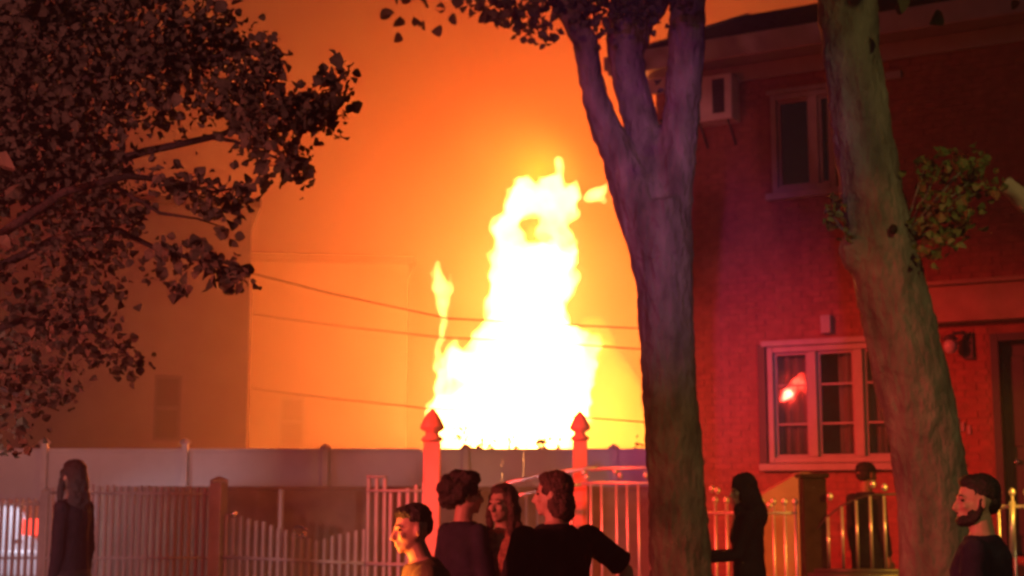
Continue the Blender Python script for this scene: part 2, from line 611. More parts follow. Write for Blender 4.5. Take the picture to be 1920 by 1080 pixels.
# ------------------------------------------------------------------ garden debris seen against the flames
def plant(x, ytop, Y, w_, n, label, m):
    c = P(x, 845, Y)
    top = P(x, ytop, Y).z
    o = thing('shrub', (c.x, Y, .15), label, 'shrub', 'shrub tops along the back fence')
    s = MB()
    lv = MB()
    rnd = random.Random(int(x))
    for k in range(n):
        xx = c.x + rnd.uniform(-.25, .25) * w_
        tip = Vector((c.x + rnd.uniform(-.5, .5) * w_, Y + rnd.uniform(-.15, .15), top - rnd.uniform(0, .15)))
        s.tube([(xx, Y, .15), (xx * .5 + tip.x * .5, Y, 1.4), tip], [.012, .01, .005], 5)
        for q in range(9):
            p = tip + Vector((rnd.gauss(0, .06), rnd.gauss(0, .06), rnd.gauss(-.12, .09)))
            a = Vector((rnd.gauss(0, 1), rnd.gauss(0, 1), rnd.gauss(0, 1))).normalized() * .05
            b = a.orthogonal().normalized() * .03
            lv.add([p - a, p - b, p + a, p + b], [(0, 1, 2, 3)])
    s.build('stem', M['bark'], o)
    tag(lv.build('foliage', m, o), kind='stuff')


plant(912, 822, 22.0, .75, 9, 'low bushy shrub top poking over the fence before the brightest flames', M['leaf'])
plant(872, 800, 22.0, .12, 2, 'single thin sprig beside the first fence post, against white flame', M['leaf'])
plant(1040, 819, 22.0, .5, 7, 'spiky shrub top just left of the second tall post', M['leaf'])
plant(1198, 820, 22.0, .25, 4, 'small shrub top against yellow flame beside the forked trunk', M['leaf'])

# ------------------------------------------------------------------ white boundary fence (vinyl boards)
PF = 20.6
pf = thing('boundary_fence', (P(400, 900, PF).x, PF, .146), 'long solid pale board fence with capped posts in front of the fire', 'fence')
z_top = [(-700, 841), (1400, 841)]
board = None
bx = P(-640, 840, PF).x
bw = .30
while bx < P(1330, 840, PF).x:
    xm = bx + bw / 2
    xp = 960 + (xm / PF) * F_PX * 1.0
    zt = P(xp, interp(z_top, xp), PF).z
    if board is None:
        board = bpy.data.objects.new('board', MB().box(-bw / 2 + .0004, bw / 2 - .0004, -.02, .02, 0, 1).mesh('board', M['vinyl']))
        COL.objects.link(board)
        board.parent = pf
        board.location = Vector((xm, PF, .30)) - wloc(pf)
        board.scale = (1, 1, zt - .34)
    else:
        copy_part(board, pf, (xm, PF + random.uniform(-.002, .002), .30), (1, 1, zt - .34 + random.uniform(-.003, .003)))
    bx += bw
rl = MB()
xa, xb = P(-640, 840, PF).x, P(1330, 840, PF).x
zt = P(400, 842, PF).z
rl.box(xa, xb, PF - .055, PF - .024, .24, .36)
rl.build('bottom_rail', M['vinyl'], pf)
for (s0, s1) in ((-640, 790), (792, 1330)):
    u0, u1 = P(s0, 840, PF).x, P(s1, 840, PF).x
    zc = P((s0 + s1) / 2, interp(z_top, (s0 + s1) / 2), PF).z
    MB().box(u0, u1 - .005, PF - .05, PF + .05, zc - .05, zc).build('top_rail', M['vinyl'], pf, bevel=.006)
for k, xp in enumerate((-440, -175, 88, 350, 612, 874, 1150)):
    c = P(xp, 828 if xp < 400 else 838, PF)
    MB().box(c.x - .045, c.x + .045, PF - .12, PF - .057, .146, c.z - .03).build('post', M['vinyl'], pf, bevel=.006)
    MB().lathe((c.x, PF - .09, c.z - .03), [(.085, 0), (.085, .02), (.02, .07)], 4, turn=math.pi / 4).build('post_cap', M['vinyl'], pf)
# low tan wall between the yards
GW = 18.7
gx0, gx1 = P(185, 912, GW), P(1215, 905, GW)
gw = thing('garden_wall', ((gx0.x + gx1.x) / 2, GW, .146), 'low tan rendered wall behind the white pickets', 'wall')
MB().box(gx0.x, gx1.x, GW, GW + .2, .146, gx0.z - .05).build('wall', M['tan'], gw)
MB().box(gx0.x - .03, gx1.x + .03, GW - .03, GW + .23, gx0.z - .047, gx0.z).build('coping', M['tan'], gw, bevel=.01)

# ------------------------------------------------------------------ white picket railings on the left
FA, FB = P(0, 915, 17.2), P(800, 915, 15.2)
fdir = Vector((FB.x - FA.x, FB.y - FA.y, 0)).normalized()
fnor = Vector((fdir.y, -fdir.x, 0))


def fence_pt(x):
    """ground point of the railing line under photograph column x"""
    a = ray(x, 930)
    n_ = Vector((-fdir.y, fdir.x, 0))
    t_ = (Vector((FA.x, FA.y, 1.69)) - CAM).dot(n_) / a.dot(n_)
    q = CAM + a * t_
    return Vector((q.x, q.y, .146))


pick_mesh = MB().box(-.016, .016, -.016, .016, 0, 1).mesh('picket', M['paint'])
spear_mesh = MB().lathe((0, 0, 0), [(.019, 0), (.026, .025), (.004, .085)], 4, turn=math.pi / 4).mesh('finial', M['paint'])
ang = math.atan2(fdir.y, fdir.x)


def obj(name, me, parent, loc, scale=(1, 1, 1), rz=0.0):
    o = bpy.data.objects.new(name, me)
    COL.objects.link(o)
    o.parent = parent
    o.location = Vector(loc) - wloc(parent)
    o.scale = scale
    o.rotation_euler = (0, 0, rz)
    return o


def pickets(th, x0, x1, tops, skip=(), step=.093):
    L0, L1 = fence_pt(x0), fence_pt(x1)
    n_ = int((L1 - L0).length / step)
    for k in range(n_ + 1):
        q = L0 + (L1 - L0) * (k / n_)
        xp = 960 + q.x / q.y * F_PX
        zt_ = P(xp, interp(tops, xp), q.y).z
        pk = obj('picket', pick_mesh, th, q + Z3 * .1, (1, 1, zt_ - .1 - .146 + random.uniform(-.008, .008)), ang + random.uniform(-.1, .1))
        pk.rotation_euler[1] = random.uniform(-.004, .004)


def rail(th, x0, x1, y0, y1, h=.035, name='rail'):
    a, b = fence_pt(x0), fence_pt(x1)
    a.z = P(x0, y0, a.y).z; b.z = P(x1, y1, b.y).z
    a = a + fnor * .033; b = b + fnor * .033
    MB().tube([a, b], h * .6, 4).build(name, M['paint'], th)


def fpost(th, x, ytop, w_, name='post', m='paint'):
    q = fence_pt(x)
    zt_ = P(x, ytop, q.y).z
    MB().obox((q.x, q.y, (.146 + zt_) / 2), fdir, fnor, Z3, w_, w_, zt_ - .146).build(name, M[m], th, bevel=.008)
    MB().lathe((q.x, q.y, zt_ + .002), [(w_ * .8, 0), (w_ * .8, .03), (.01, .07)], 4, turn=math.pi / 4 + ang).build('post_cap', M[m], th)


s1 = thing('picket_fence', fence_pt(200), 'white iron picket fence with level tops beside the dark walking figure', 'fence', 'white picket railings')
pickets(s1, -330, 78, [(-400, 938), (80, 934)])
pickets(s1, 98, 398, [(90, 914), (170, 909), (398, 914)])
rail(s1, -330, 400, 1046, 1046); rail(s1, -330, 78, 948, 945); rail(s1, 98, 400, 924, 926)
rail(s1, -330, 400, 1180, 1180)
fpost(s1, 88, 926, .11)
fpost(s1, 410, 905, .15)
s2 = thing('driveway_gate', fence_pt(560), 'white iron gate whose pickets dip in a curve with scrolls along the top', 'gate')
gt = [(424, 962), (500, 978), (560, 1002), (600, 1013), (640, 1002), (684, 992)]
pickets(s2, 427, 684, gt)
rail(s2, 424, 688, 1044, 1056); rail(s2, 424, 688, 1180, 1182)
for (x, y) in ((439, 965), (571, 1004)):
    q = fence_pt(x)
    MB().ell((q.x, q.y, P(x, y, q.y).z), (.035, .035, .04)).build('finial', M['chrome'], s2)
q = fence_pt(562)
zz = P(562, 996, q.y).z
MB().tube([q * 1 + fdir * (.10 * math.cos(a_) * (1 - a_ / 9)) + Z3 * (zz - .146 + .055 * math.sin(a_)) for a_ in [k * .5 for k in range(12)]], .012, 6).build('scroll', M['chrome'], s2)
q = fence_pt(524)
obj('tall_picket', pick_mesh, s2, q + Z3 * .1 - fnor * .04, (1.3, 1.3, P(524, 918, q.y).z - .246), ang)
s3 = thing('picket_fence', fence_pt(745), 'short run of tall white pickets with a raised pair, left of the first red post', 'fence', 'white picket railings')
pickets(s3, 692, 722, [(690, 889), (722, 892)])
pickets(s3, 733, 796, [(733, 925), (796, 905)])
rail(s3, 690, 726, 894, 894, .025); rail(s3, 690, 800, 920, 920, .025); rail(s3, 690, 800, 1056, 1060)

# ------------------------------------------------------------------ tall posts with steeple tops
def steeple_post(x, ytop, Y, w_, label):
    c = P(x, ytop, Y)
    th = thing('gate_post', (c.x, Y, .15), label, 'post', 'tall gate posts with steeple tops')
    h = c.z
    MB().box(c.x - w_ / 2, c.x + w_ / 2, Y - w_ / 2, Y + w_ / 2, .15, h - .32).build('shaft', M['redpost'], th, bevel=.012)
    MB().lathe((c.x, Y, h - .318), [(w_ * .62, 0), (w_ * .72, .03), (w_ * .45, .06), (w_ * .42, .085), (w_ * .78, .12), (w_ * .78, .15), (w_ * .62, .20), (w_ * .36, .27), (w_ * .05, .318)], 8, turn=math.pi / 8).build('steeple_cap', M['redpost'], th)
    return th


steeple_post(811, 766, 14.0, .16, 'tall bright red lit gate post with steeple cap at the left edge of the flames')
steeple_post(1087, 770, 15.4, .15, 'tall gate post with steeple cap silhouetted on the flames, beside the forked tree')

# ------------------------------------------------------------------ stainless railings
spick = MB().lathe((0, 0, 0), [(.013, 0), (.013, 1)], 8).mesh('picket', M['steel'])
ballm = MB().ell((0, 0, 0), (.028, .028, .034)).mesh('finial', M['steel'])


def steel_run(th, xs, tops, Yf, bottom=.25, ball=False):
    for x in xs:
        Yq = Yf(x)
        c = P(x, interp(tops, x), Yq)
        obj('picket', spick, th, (c.x, Yq, bottom), (1, 1, c.z - bottom))
        if ball:
            obj('finial', ballm, th, (c.x, Yq, c.z + .03))


def steel_rail(th, pts, Yf, r=.02):
    MB().tube([P(x, y, Yf(x)) for x, y in pts], r, 8).build('rail', M['steel'], th)


Ya = lambda x: 14.9 - (x - 930) * .0012
r1 = thing('steel_railing', P(1080, 1100, 14.8) * 1, 'shiny stainless railing with a handrail climbing behind the group of bystanders', 'railing', 'stainless railings before the brick house')
steel_run(r1, [945, 966, 987, 1008, 1029, 1050, 1071, 1108, 1128, 1156, 1176, 1197, 1219, 1240, 1262, 1284, 1306],
          [(930, 945), (1090, 905), (1306, 905)], Ya, ball=False)
steel_rail(r1, [(926, 914), (960, 904), (1010, 893), (1090, 880), (1120, 876)], Ya, .022)
steel_rail(r1, [(1100, 880), (1215, 877), (1310, 877)], Ya, .018)
steel_rail(r1, [(940, 938), (990, 925), (1040, 915), (1090, 908)], Ya, .016)
steel_rail(r1, [(1090, 906), (1215, 906), (1310, 908)], Ya, .016)
steel_rail(r1, [(930, 1150), (1310, 1160)], Ya, .018)
for (x, y) in ((1094, 886), (1100, 895), (1154, 884), (1163, 892), (1211, 892), (1038, 895), (1046, 902), (1060, 940)):
    c = P(x, y, Ya(x))
    obj('finial', ballm, r1, c)
Yb = lambda x: 12.9 - (x - 1330) * .0022
r2 = thing('steel_railing', P(1360, 1120, 12.8) * 1, 'short stainless railing between the forked trunk and the dark veiled woman', 'railing', 'stainless railings before the brick house')
steel_run(r2, [1341, 1362, 1384, 1406, 1428, 1450, 1471, 1491], [(1330, 944), (1491, 948)], Yb, ball=True)
steel_rail(r2, [(1325, 962), (1495, 962)], Yb, .014)
steel_rail(r2, [(1325, 1190), (1495, 1195)], Yb, .018)
for (x, y) in ((1335, 917), (1345, 920), (1443, 947)):
    obj('finial', ballm, r2, P(x, y, Yb(x)))
r3 = thing('steel_railing', P(1600, 1120, 12.3) * 1, 'amber lit stainless gate with pickets rising in a curve beside the leaning trunk', 'railing', 'stainless railings before the brick house')
steel_run(r3, [1526, 1552, 1578, 1605, 1631, 1657], [(1520, 1000), (1552, 970), (1578, 950), (1605, 938), (1631, 930), (1660, 930)], Yb, bottom=P(1600, 1067, Yb(1600)).z)
MB().tube([P(1518, 1070, Yb(1518)), P(1690, 1071, Yb(1690))], .02, 8).build('bottom_rail', M['darksteel'], r3)
MB().tube([P(x, y, Yb(x)) for x, y in [(1526, 1000), (1552, 968), (1578, 948), (1605, 936), (1631, 928), (1690, 926)]], .008, 6).build('curved_rail', M['darksteel'], r3)
for (x, y) in ((1556, 931), (1636, 908), (1658, 914)):
    obj('finial', ballm, r3, P(x, y, Yb(x)))
c = P(1600, 1075, Yb(1600))
MB().tube([P(1518, 1085, Yb(1518)), P(1690, 1085, Yb(1690))], .07, 4).build('base_panel', M['darksteel'], r3)
r4 = thing('steel_railing', P(1900, 1120, 11.7) * 1, 'stainless railing glowing amber behind the bearded man', 'railing', 'stainless railings before the brick house')
steel_run(r4, [1845, 1871, 1898, 1925, 1951, 1980], [(1840, 930), (1990, 930)], Yb, ball=True)
steel_rail(r4, [(1838, 950), (1990, 950)], Yb, .016)
MB().tube([P(1898, 940, Yb(1898) - .05), P(1898, 1045, Yb(1898) - .05)], [.026, .022], 8).build('newel', M['steel'], r4)
# dark pier of the gate
c = P(1522, 888, 12.55)
pr = thing('gate_pier', (c.x, 12.55, .15), 'square dark pier with flat cap beside the stainless gate', 'pier')
MB().box(c.x - .10, c.x + .10, 12.45, 12.65, .15, c.z - .04).build('shaft', M['pier'], pr, bevel=.01)
MB().box(c.x - .125, c.x + .125, 12.425, 12.675, c.z - .038, c.z).build('cap', M['pier'], pr, bevel=.01)

# ------------------------------------------------------------------ brick house
house = thing('brick_house', HO, 'two storey red brick house lit red, behind the leaning tree', 'house')
HW, ZE = 9.0, uz(1500, 108)[1]      # facade width, wall top


def W(u, z, off=0.0):
    return HO + U * u + N * off + Z3 * z


def fbox(mb, u0, u1, z0, z1, o0, o1):
    """box in facade axes: along, up, outward"""
    return mb.obox(W((u0 + u1) / 2, (z0 + z1) / 2, (o0 + o1) / 2), U, N, Z3, u1 - u0, abs(o1 - o0), z1 - z0)


def rect(x0, y0, x1, y1):
    a = uz(x0, (y0 + y1) / 2)[0]; b = uz(x1, (y0 + y1) / 2)[0]
    xm = (x0 + x1) / 2
    return a, b, uz(xm, y1)[1], uz(xm, y0)[1]


win_low = rect(1441, 645, 1700, 868)
win_up = rect(1447, 172, 1568, 358)
door = rect(1863, 622, 1990, 960)
door = (door[0], door[1], .9, door[3])
win_r = (door[0] - .1, door[0] + .9, win_up[2], win_up[3])
openings = [win_low, win_up, door]
us = sorted({0, HW} | {v for o in openings for v in o[:2]})
zs = sorted({0, ZE} | {v for o in openings for v in o[2:]})
wl = MB()
for i in range(len(us) - 1):
    for j in range(len(zs) - 1):
        cu, cz = (us[i] + us[i + 1]) / 2, (zs[j] + zs[j + 1]) / 2
        if any(a < cu < b and c_ < cz < d_ for a, b, c_, d_ in openings):
            continue
        fbox(wl, us[i], us[i + 1], zs[j], zs[j + 1], -.25, 0)
# side and back walls
for (u0, u1, o0, o1) in ((0, .25, -9, -.253), (HW - .25, HW, -9, -.253), (.253, HW - .253, -9, -8.75)):
    fbox(wl, u0, u1, 0, ZE, o0, o1)
wall = wl.build('wall', M['mortar'], house)
bk = MB()
course, z = .076, .02
row = 0
while z < ZE - .07:
    u = -.1 if row % 2 else 0.0
    while u < HW:
        u0, u1 = max(u + .005, 0.0), min(u + .215, HW)
        if u1 - u0 > .04:
            cu0, cu1 = u0, u1
            segs = [(u0, u1)]
            for (a, b, c_, d_) in openings:
                if c_ - .05 < z + .066 and z < d_ + .03:
                    ns = []
                    for (p, q) in segs:
                        if q <= a - .03 or p >= b + .03:
                            ns.append((p, q))
                        else:
                            if p < a - .05: ns.append((p, a - .03))
                            if q > b + .05: ns.append((b + .03, q))
                    segs = ns
            for (p, q) in segs:
                if q - p > .03:
                    pr_ = random.uniform(.006, .012)
                    bk.obox(W((p + q) / 2, z + .033, pr_ / 2 + .001), U, N, Z3, q - p, pr_, .066, True)
        u += .225
    z += course
    row += 1
tag(bk.build('brickwork', M['brick'], wall), kind='stuff')


def window(op, label, splits, muntin_rows, curtain=True, fw=.07):
    a, b, c_, d_ = op
    fm = MB()
    for (u0, u1, z0, z1) in ((a + .004, a + fw, c_ + .004, d_ - .004), (b - fw, b - .004, c_ + .004, d_ - .004), (a + fw + .002, b - fw - .002, d_ - fw, d_ - .004), (a + fw + .002, b - fw - .002, c_ + .004, c_ + fw)):
        fbox(fm, u0, u1, z0, z1, -.08, .035)
    for s in splits:
        fbox(fm, s - .05, s + .05, c_ + fw + .002, d_ - fw - .002, -.075, .03)
    wn = fm.build('window', M['trim'], house, bevel=.006)
    if label: tag(wn, label)
    edges = [a + fw] + [v for s in splits for v in (s - .05, s + .05)] + [b - fw]
    for k in range(0, len(edges), 2):
        p0, p1 = edges[k] + .003, edges[k + 1] - .003
        pm = MB()
        sm = MB()
        fbox(pm, p0 + .03, p1 - .03, c_ + fw + .03, d_ - fw - .03, -.050, -.046)
        pm.build('pane', M['glass'], wn)
        for (u0, u1, z0, z1) in ((p0, p0 + .03, c_ + fw + .003, d_ - fw - .003), (p1 - .03, p1, c_ + fw + .003, d_ - fw - .003), (p0 + .032, p1 - .032, c_ + fw + .003, c_ + fw + .03), (p0 + .032, p1 - .032, d_ - fw - .03, d_ - fw - .003)):
            fbox(sm, u0, u1, z0, z1, -.07, -.02)
        for r_ in range(1, muntin_rows):
            zz_ = c_ + (d_ - c_) * r_ / muntin_rows
            fbox(sm, p0 + .032, p1 - .032, zz_ - .01, zz_ + .01, -.068, -.03)
        sm.build('sash', M['trim'], wn)
    if curtain:
        cu = MB()
        pts = []
        n_ = 60
        for k in range(n_ + 1):
            uu = a + .05 + (b - a - .1) * k / n_
            pts.append((uu, -.15 + .025 * math.sin(k * 1.35) + .012 * math.sin(k * .37)))
        vv = []
        for (uu, oo) in pts:
            vv += [W(uu, c_ - .05, oo), W(uu, d_ + .05, oo)]
        cu.add(vv, [(2 * k, 2 * k + 2, 2 * k + 3, 2 * k + 1) for k in range(n_) if (k % 30) < 21], True)
        co = cu.build('curtain', M['curtain'], wn)
        sd = co.modifiers.new('thickness', 'SOLIDIFY'); sd.thickness = .008
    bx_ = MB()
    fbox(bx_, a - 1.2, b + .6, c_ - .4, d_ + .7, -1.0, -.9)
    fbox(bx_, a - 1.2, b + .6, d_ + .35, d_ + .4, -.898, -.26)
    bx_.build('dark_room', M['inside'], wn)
    return wn


wu = [uz(1525, 755)[0], uz(1612, 755)[0]]
wn1 = window(win_low, None, wu, 3)
wn2 = window(win_up, None, [uz(1527, 265)[0]], 1, curtain=False)
# sills, lintels, shutter
sl = MB()
fbox(sl, win_low[0] - .1, win_low[1] + .1, win_low[2] - .085, win_low[2] - .004, -.02, .11)
sl.build('sill', M['trim'], wn1, bevel=.008)
hd = MB(); fbox(hd, win_low[0] - .06, win_low[1] + .06, win_low[3] + .003, win_low[3] + .07, 0.014, .06); hd.build('head_trim', M['trim'], wn1, bevel=.006)
sl = MB(); fbox(sl, win_up[0] - .07, win_up[1] + .07, win_up[2] - .085, win_up[2] - .004, -.02, .09); sl.build('sill', M['trim'], wn2, bevel=.008)
hd = MB(); fbox(hd, win_up[0] - .04, win_up[1] + .04, win_up[3] + .003, win_up[3] + .06, 0.014, .05); hd.build('head_trim', M['trim'], wn2, bevel=.006)
a0 = uz(1424, 755)[0]
sh = MB()
fbox(sh, a0, win_low[0] - .012, win_low[2] - .02, win_low[3] + .03, .014, .05)
sh.build('shutter', M['dark_trim'], house, bevel=.006)
# gutter, fascia, soffit, roof
gt_ = MB()
fbox(gt_, -.45, HW + .4, ZE - .02, ZE + .25, .36, .47)
gt_.build('gutter', M['trim'], house, bevel=.02)
so = MB()
fbox(so, -.45, HW + .4, ZE + .004, ZE + .05, .014, .355)
so.build('soffit', M['trim'], house)
fa = MB()
fbox(fa, -.10, HW + .02, ZE - .20, ZE - .003, .014, .06)
fa.build('frieze_board', M['trim'], house, bevel=.006)
pitch = math.tan(R(22.3))
roof = MB()
for k in range(22):
    d0, d1 = k * .24, (k + 1) * .24 + .02
    z0, z1 = ZE + .21 + (.0 + d0) * pitch, ZE + .21 + d1 * pitch
    q = []
    for (uu, dd, zz_) in ((-.5, d0, z0 + .02), (HW + .45, d0, z0 + .02), (HW + .45, d1, z1), (-.5, d1, z1), (-.5, d0, z0 - .10), (HW + .45, d0, z0 - .10), (HW + .45, d1, z1 - .12), (-.5, d1, z1 - .12)):
        q.append(W(uu, zz_, .40 - dd))
    roof.add(q, [(0, 1, 2, 3), (7, 6, 5, 4), (4, 5, 1, 0), (5, 6, 2, 1), (6, 7, 3, 2), (7, 4, 0, 3)])
ro = roof.build('roof', M['shingle'], house)
rk = MB()
q = []
for (uu, dd) in ((-.53, 0), (-.53, 5.3), (-.48, 5.3), (-.48, 0)):
    for dz in (-.02, .16):
        q.append(W(uu, ZE + .09 + dd * pitch + dz, .40 - dd))
rk.add(q, [(0, 2, 3, 1), (2, 4, 5, 3), (4, 6, 7, 5), (6, 0, 1, 7), (1, 3, 5, 7), (0, 6, 4, 2)])
rk.build('rake_board', M['trim'], ro)
# back slope
bs = MB()
zr = ZE + .21 + 5.28 * pitch
q = [W(-.5, zr, .40 - 5.28), W(HW + .45, zr, .40 - 5.28), W(HW + .45, ZE + .2, -9.4), W(-.5, ZE + .2, -9.4)]
q += [v - Z3 * .12 for v in q]
bs.add(q, [(0, 1, 2, 3), (7, 6, 5, 4), (4, 5, 1, 0), (5, 6, 2, 1), (6, 7, 3, 2), (7, 4, 0, 3)])
bs.build('rear_roof', M['shingle'], house)
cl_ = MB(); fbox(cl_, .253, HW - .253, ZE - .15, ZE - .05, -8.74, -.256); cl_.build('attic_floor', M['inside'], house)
# air conditioner, wall mounted
ac0, ac1, acz0, acz1 = rect(1318, 152, 1388, 236)
ac = thing('air_conditioner', W((ac0 + ac1) / 2, acz0, 0), 'white boxy air conditioner sticking out of the upper brick wall', 'air conditioner')
b_ = MB(); fbox(b_, ac0, ac1, acz0, acz1, .016, .30); b_.build('housing', M['acwhite'], ac, bevel=.02)
b_ = MB(); fbox(b_, ac0 + (ac1 - ac0) * .5, ac1 - .09, acz0 + .08, acz1 - .06, .302, .309); gr = b_.build('grille', M['dark_trim'], ac)
for k in range(9):
    zz_ = acz0 + .10 + (acz1 - acz0 - .18) * k / 8
    b_ = MB(); fbox(b_, ac0 + (ac1 - ac0) * .52, ac1 - .10, zz_ - .008, zz_ + .008, .311, .320); b_.build('louver', M['darksteel'], gr)
b_ = MB()
for uu in (ac0 + .06, ac1 - .06):
    b_.tube([W(uu, acz0 - .003, .28), W(uu, acz0 - .26, .02)], .014, 6)
b_.build('bracket', M['darksteel'], ac)
# small pale vent above the parlour window
v0, v1, vz0, vz1 = rect(1542, 592, 1561, 626)
vt = MB(); fbox(vt, v0, v1, vz0, vz1, .014, .09); vt.build('vent', M['trim'], house, bevel=.01)
# a small pale vent right of the leaning trunk, high on the wall
v0, v1, vz0, vz1 = rect(1662, 136, 1692, 150)
vt = MB(); fbox(vt, v0, v1, vz0, vz1, .014, .07); vt.build('vent', M['trim'], house, bevel=.01)
# door canopy, door
p0 = uz(1722, 570)[0]
cz0, cz1 = uz(1850, 604)[1], uz(1850, 536)[1]
cn = MB(); fbox(cn, p0, HW - .3, cz0, cz1, .016, .22); cnp = cn.build('door_canopy', M['tan'], house, bevel=.012)
cn = MB(); fbox(cn, p0 - .05, HW - .25, cz1 + .003, cz1 + .05, .016, .30); cn.build('canopy_lip', M['tan'], cnp, bevel=.008)
a, b, c_, d_ = door
dr = MB(); fbox(dr, a + .09, b - .09, c_ + .02, d_ - .09, -.2, -.15)
do = dr.build('door', M['dark_trim'], house)
for (k0, k1, l0, l1) in ((.12, .46, .08, .42), (.54, .88, .08, .42), (.12, .46, .5, .93), (.54, .88, .5, .93)):
    wd, ht = b - a - .2, d_ - c_ - .12
    pn = MB(); fbox(pn, a + .1 + wd * k0, a + .1 + wd * k1, c_ + .03 + ht * l0, c_ + .03 + ht * l1, -.148, -.13); pn.build('panel', M['dark_trim'], do, bevel=.008)
MB().ell(W(a + .2, c_ + 1.0, -.1), (.03, .03, .03)).build('handle', M['chrome'], do)
fm = MB()
fbox(fm, a + .004, a + .085, c_ + .003, d_ - .003, -.22, .03); fbox(fm, b - .085, b - .004, c_ + .003, d_ - .003, -.22, .03); fbox(fm, a + .088, b - .088, d_ - .085, d_ - .003, -.22, .03)
fm.build('door_frame', M['dark_trim'], do)
# wall lamp
lu, lz = uz(1797, 652)
wlmp = thing('wall_lamp', W(lu, lz, .0), 'round white globe lamp on a dark bracket beside the front door', 'lamp')
MB().ell(W(lu - .04, lz + .0, .20), (.075, .075, .085)).build('globe', M['lampwhite'], wlmp)
b_ = MB(); fbox(b_, lu + .06, lu + .17, lz - .14, lz + .16, .014, .05); b_.build('back_plate', M['darksteel'], wlmp, bevel=.01)
MB().tube([W(lu + .11, lz + .08, .05), W(lu + .09, lz + .15, .13), W(lu + .0, lz + .14, .2), W(lu - .04, lz + .07, .2)], .02, 8).build('arm', M['darksteel'], wlmp)
MB().lathe(W(lu - .04, lz + .07, .20), [(.085, 0), (.07, .03), (.02, .06)], 12).build('cap', M['darksteel'], wlmp)
# three plain raised marks standing in for the unreadable house number
for k, (x, y) in enumerate(((1797, 791), (1806, 800), (1818, 806))):
    u_, z_ = uz(x, y)
    b_ = MB(); fbox(b_, u_ - .02, u_ + .02, z_ - .05, z_ + .05, .014, .03)
    b_.build('number_mark', M['trim'], house, bevel=.006)
# stoop with sloping cheek wall
st = thing('stoop', W(6.2, 0, 1.0), 'tan entrance stoop with a sloping side wall below the parlour window', 'stoop')
d0 = 12.85 + .9
ck = [P(1418, 934, d0), P(1500, 886, d0), P(1520, 886, d0)]
q = [Vector((ck[0].x, d0, .15)), ck[0], ck[1], ck[2], Vector((ck[2].x, d0, .15))]
q += [v + Vector((0, .25, 0)) for v in q]
MB().add(q, [(0, 4, 3, 2, 1), (5, 6, 7, 8, 9), (0, 1, 6, 5), (1, 2, 7, 6), (2, 3, 8, 7), (3, 4, 9, 8), (4, 0, 5, 9)]).build('cheek_wall', M['tan'], st)
for k in range(5):
    b_ = MB(); fbox(b_, 4.6, HW - .4, 0, .9 - .16 * k - .004 * k, .05 + .3 * k + (.002 if k else 0), .05 + .3 * (k + 1)); b_.build('step', M['concrete'], st, bevel=.01)

# ------------------------------------------------------------------ overhead wires and their pole
PX, PY = P(-190, 500, 20.5).x, 20.5
pole = thing('utility_pole', (PX, PY, .15), 'wooden utility pole carrying the sagging wires at the far left', 'pole')
MB().tube([(PX, PY, .15), (PX, PY, 8.6)], [.15, .11], 10).build('trunk_pole', M['bark'], pole)
MB().box(PX - .9, PX + .9, PY - .17, PY - .115, 8.0, 8.1).build('cross_arm', M['bark'], pole)
wires = (('top sagging wire crossing the flames, running out of the left leaves', [(-190, 300), (300, 468), (470, 512), (620, 550), (840, 597), (1000, 606), (1245, 618)]),
         ('faint second wire below the top one, crossing the flames', [(474, 588), (520, 596), (660, 614), (830, 633), (1000, 640), (1245, 658)]),
         ('lowest wire running just above the two steeple posts', [(474, 727), (490, 731), (650, 750), (800, 766), (1000, 776), (1245, 794)]))
for lab, pts in wires:
    pp = []
    for (x, y) in pts:
        k = (x + 190) / (1245 + 190)
        pp.append(P(x, y, 20.4 - 2.9 * k if pts[0][0] < 0 else 26.0 - 8.5 * (x - 474) / 771))
    o = MB().tube(pp, .0085, 6).build('overhead_wire', M['wire'], None, org=pp[0])
    tag(o, lab, 'wire', 'overhead wires')

# ------------------------------------------------------------------ parked car behind the pickets, far left
cy = 18.4
cr = P(72, 1000, cy).x
car = thing('parked_car', (cr - 2.2, cy + .85, .146), 'white hatchback with a red tail lamp seen through the pickets at the far left', 'car')
zr_ = P(40, 958, cy).z
prof = [(-4.3, .45), (-4.3, .8), (-3.9, .98), (-3.1, 1.05), (-2.5, zr_ - .12), (-2.1, zr_ - .02), (-1.2, zr_), (-.45, zr_ - .03), (-.22, zr_ - .12), (-.05, 1.05), (.0, .95), (.0, .5), (-.15, .42)]
body = MB()
n_ = len(prof)
q = []
for yy, ins in ((0, .0), (1.7, .0)):
    q += [Vector((cr + a_, cy + yy, .146 + z_)) for a_, z_ in prof]
body.add(q, [tuple(range(n_)), tuple(reversed(range(n_, 2 * n_)))] + [(i + n_, (i + 1) % n_ + n_, (i + 1) % n_, i) for i in range(n_)])
bo = body.build('body', M['carpaint'], car, bevel=.05)
b_ = MB().add([Vector((cr + a_, cy - .012, .146 + z_)) for a_, z_ in ((-2.95, 1.03), (-2.42, zr_ - .15), (-1.6, zr_ - .1), (-1.6, 1.03))] +
              [Vector((cr + a_, cy + .03, .146 + z_)) for a_, z_ in ((-2.95, 1.03), (-2.42, zr_ - .15), (-1.6, zr_ - .1), (-1.6, 1.03))],
              [(0, 3, 2, 1), (4, 5, 6, 7), (0, 1, 5, 4), (1, 2, 6, 5), (2, 3, 7, 6), (3, 0, 4, 7)]).build('side_window', M['darkglass'], car)
b_ = MB().box(cr - 1.52, cr - .62, cy - .012, cy + .03, 1.17, zr_ + .04).build('side_window', M['darkglass'], car)
c = P(62, 988, cy)
MB().box(c.x - .13, c.x + .05, cy - .03, cy + .12, c.z - .10, c.z + .10).build('tail_lamp', M['tail'], car, bevel=.02)
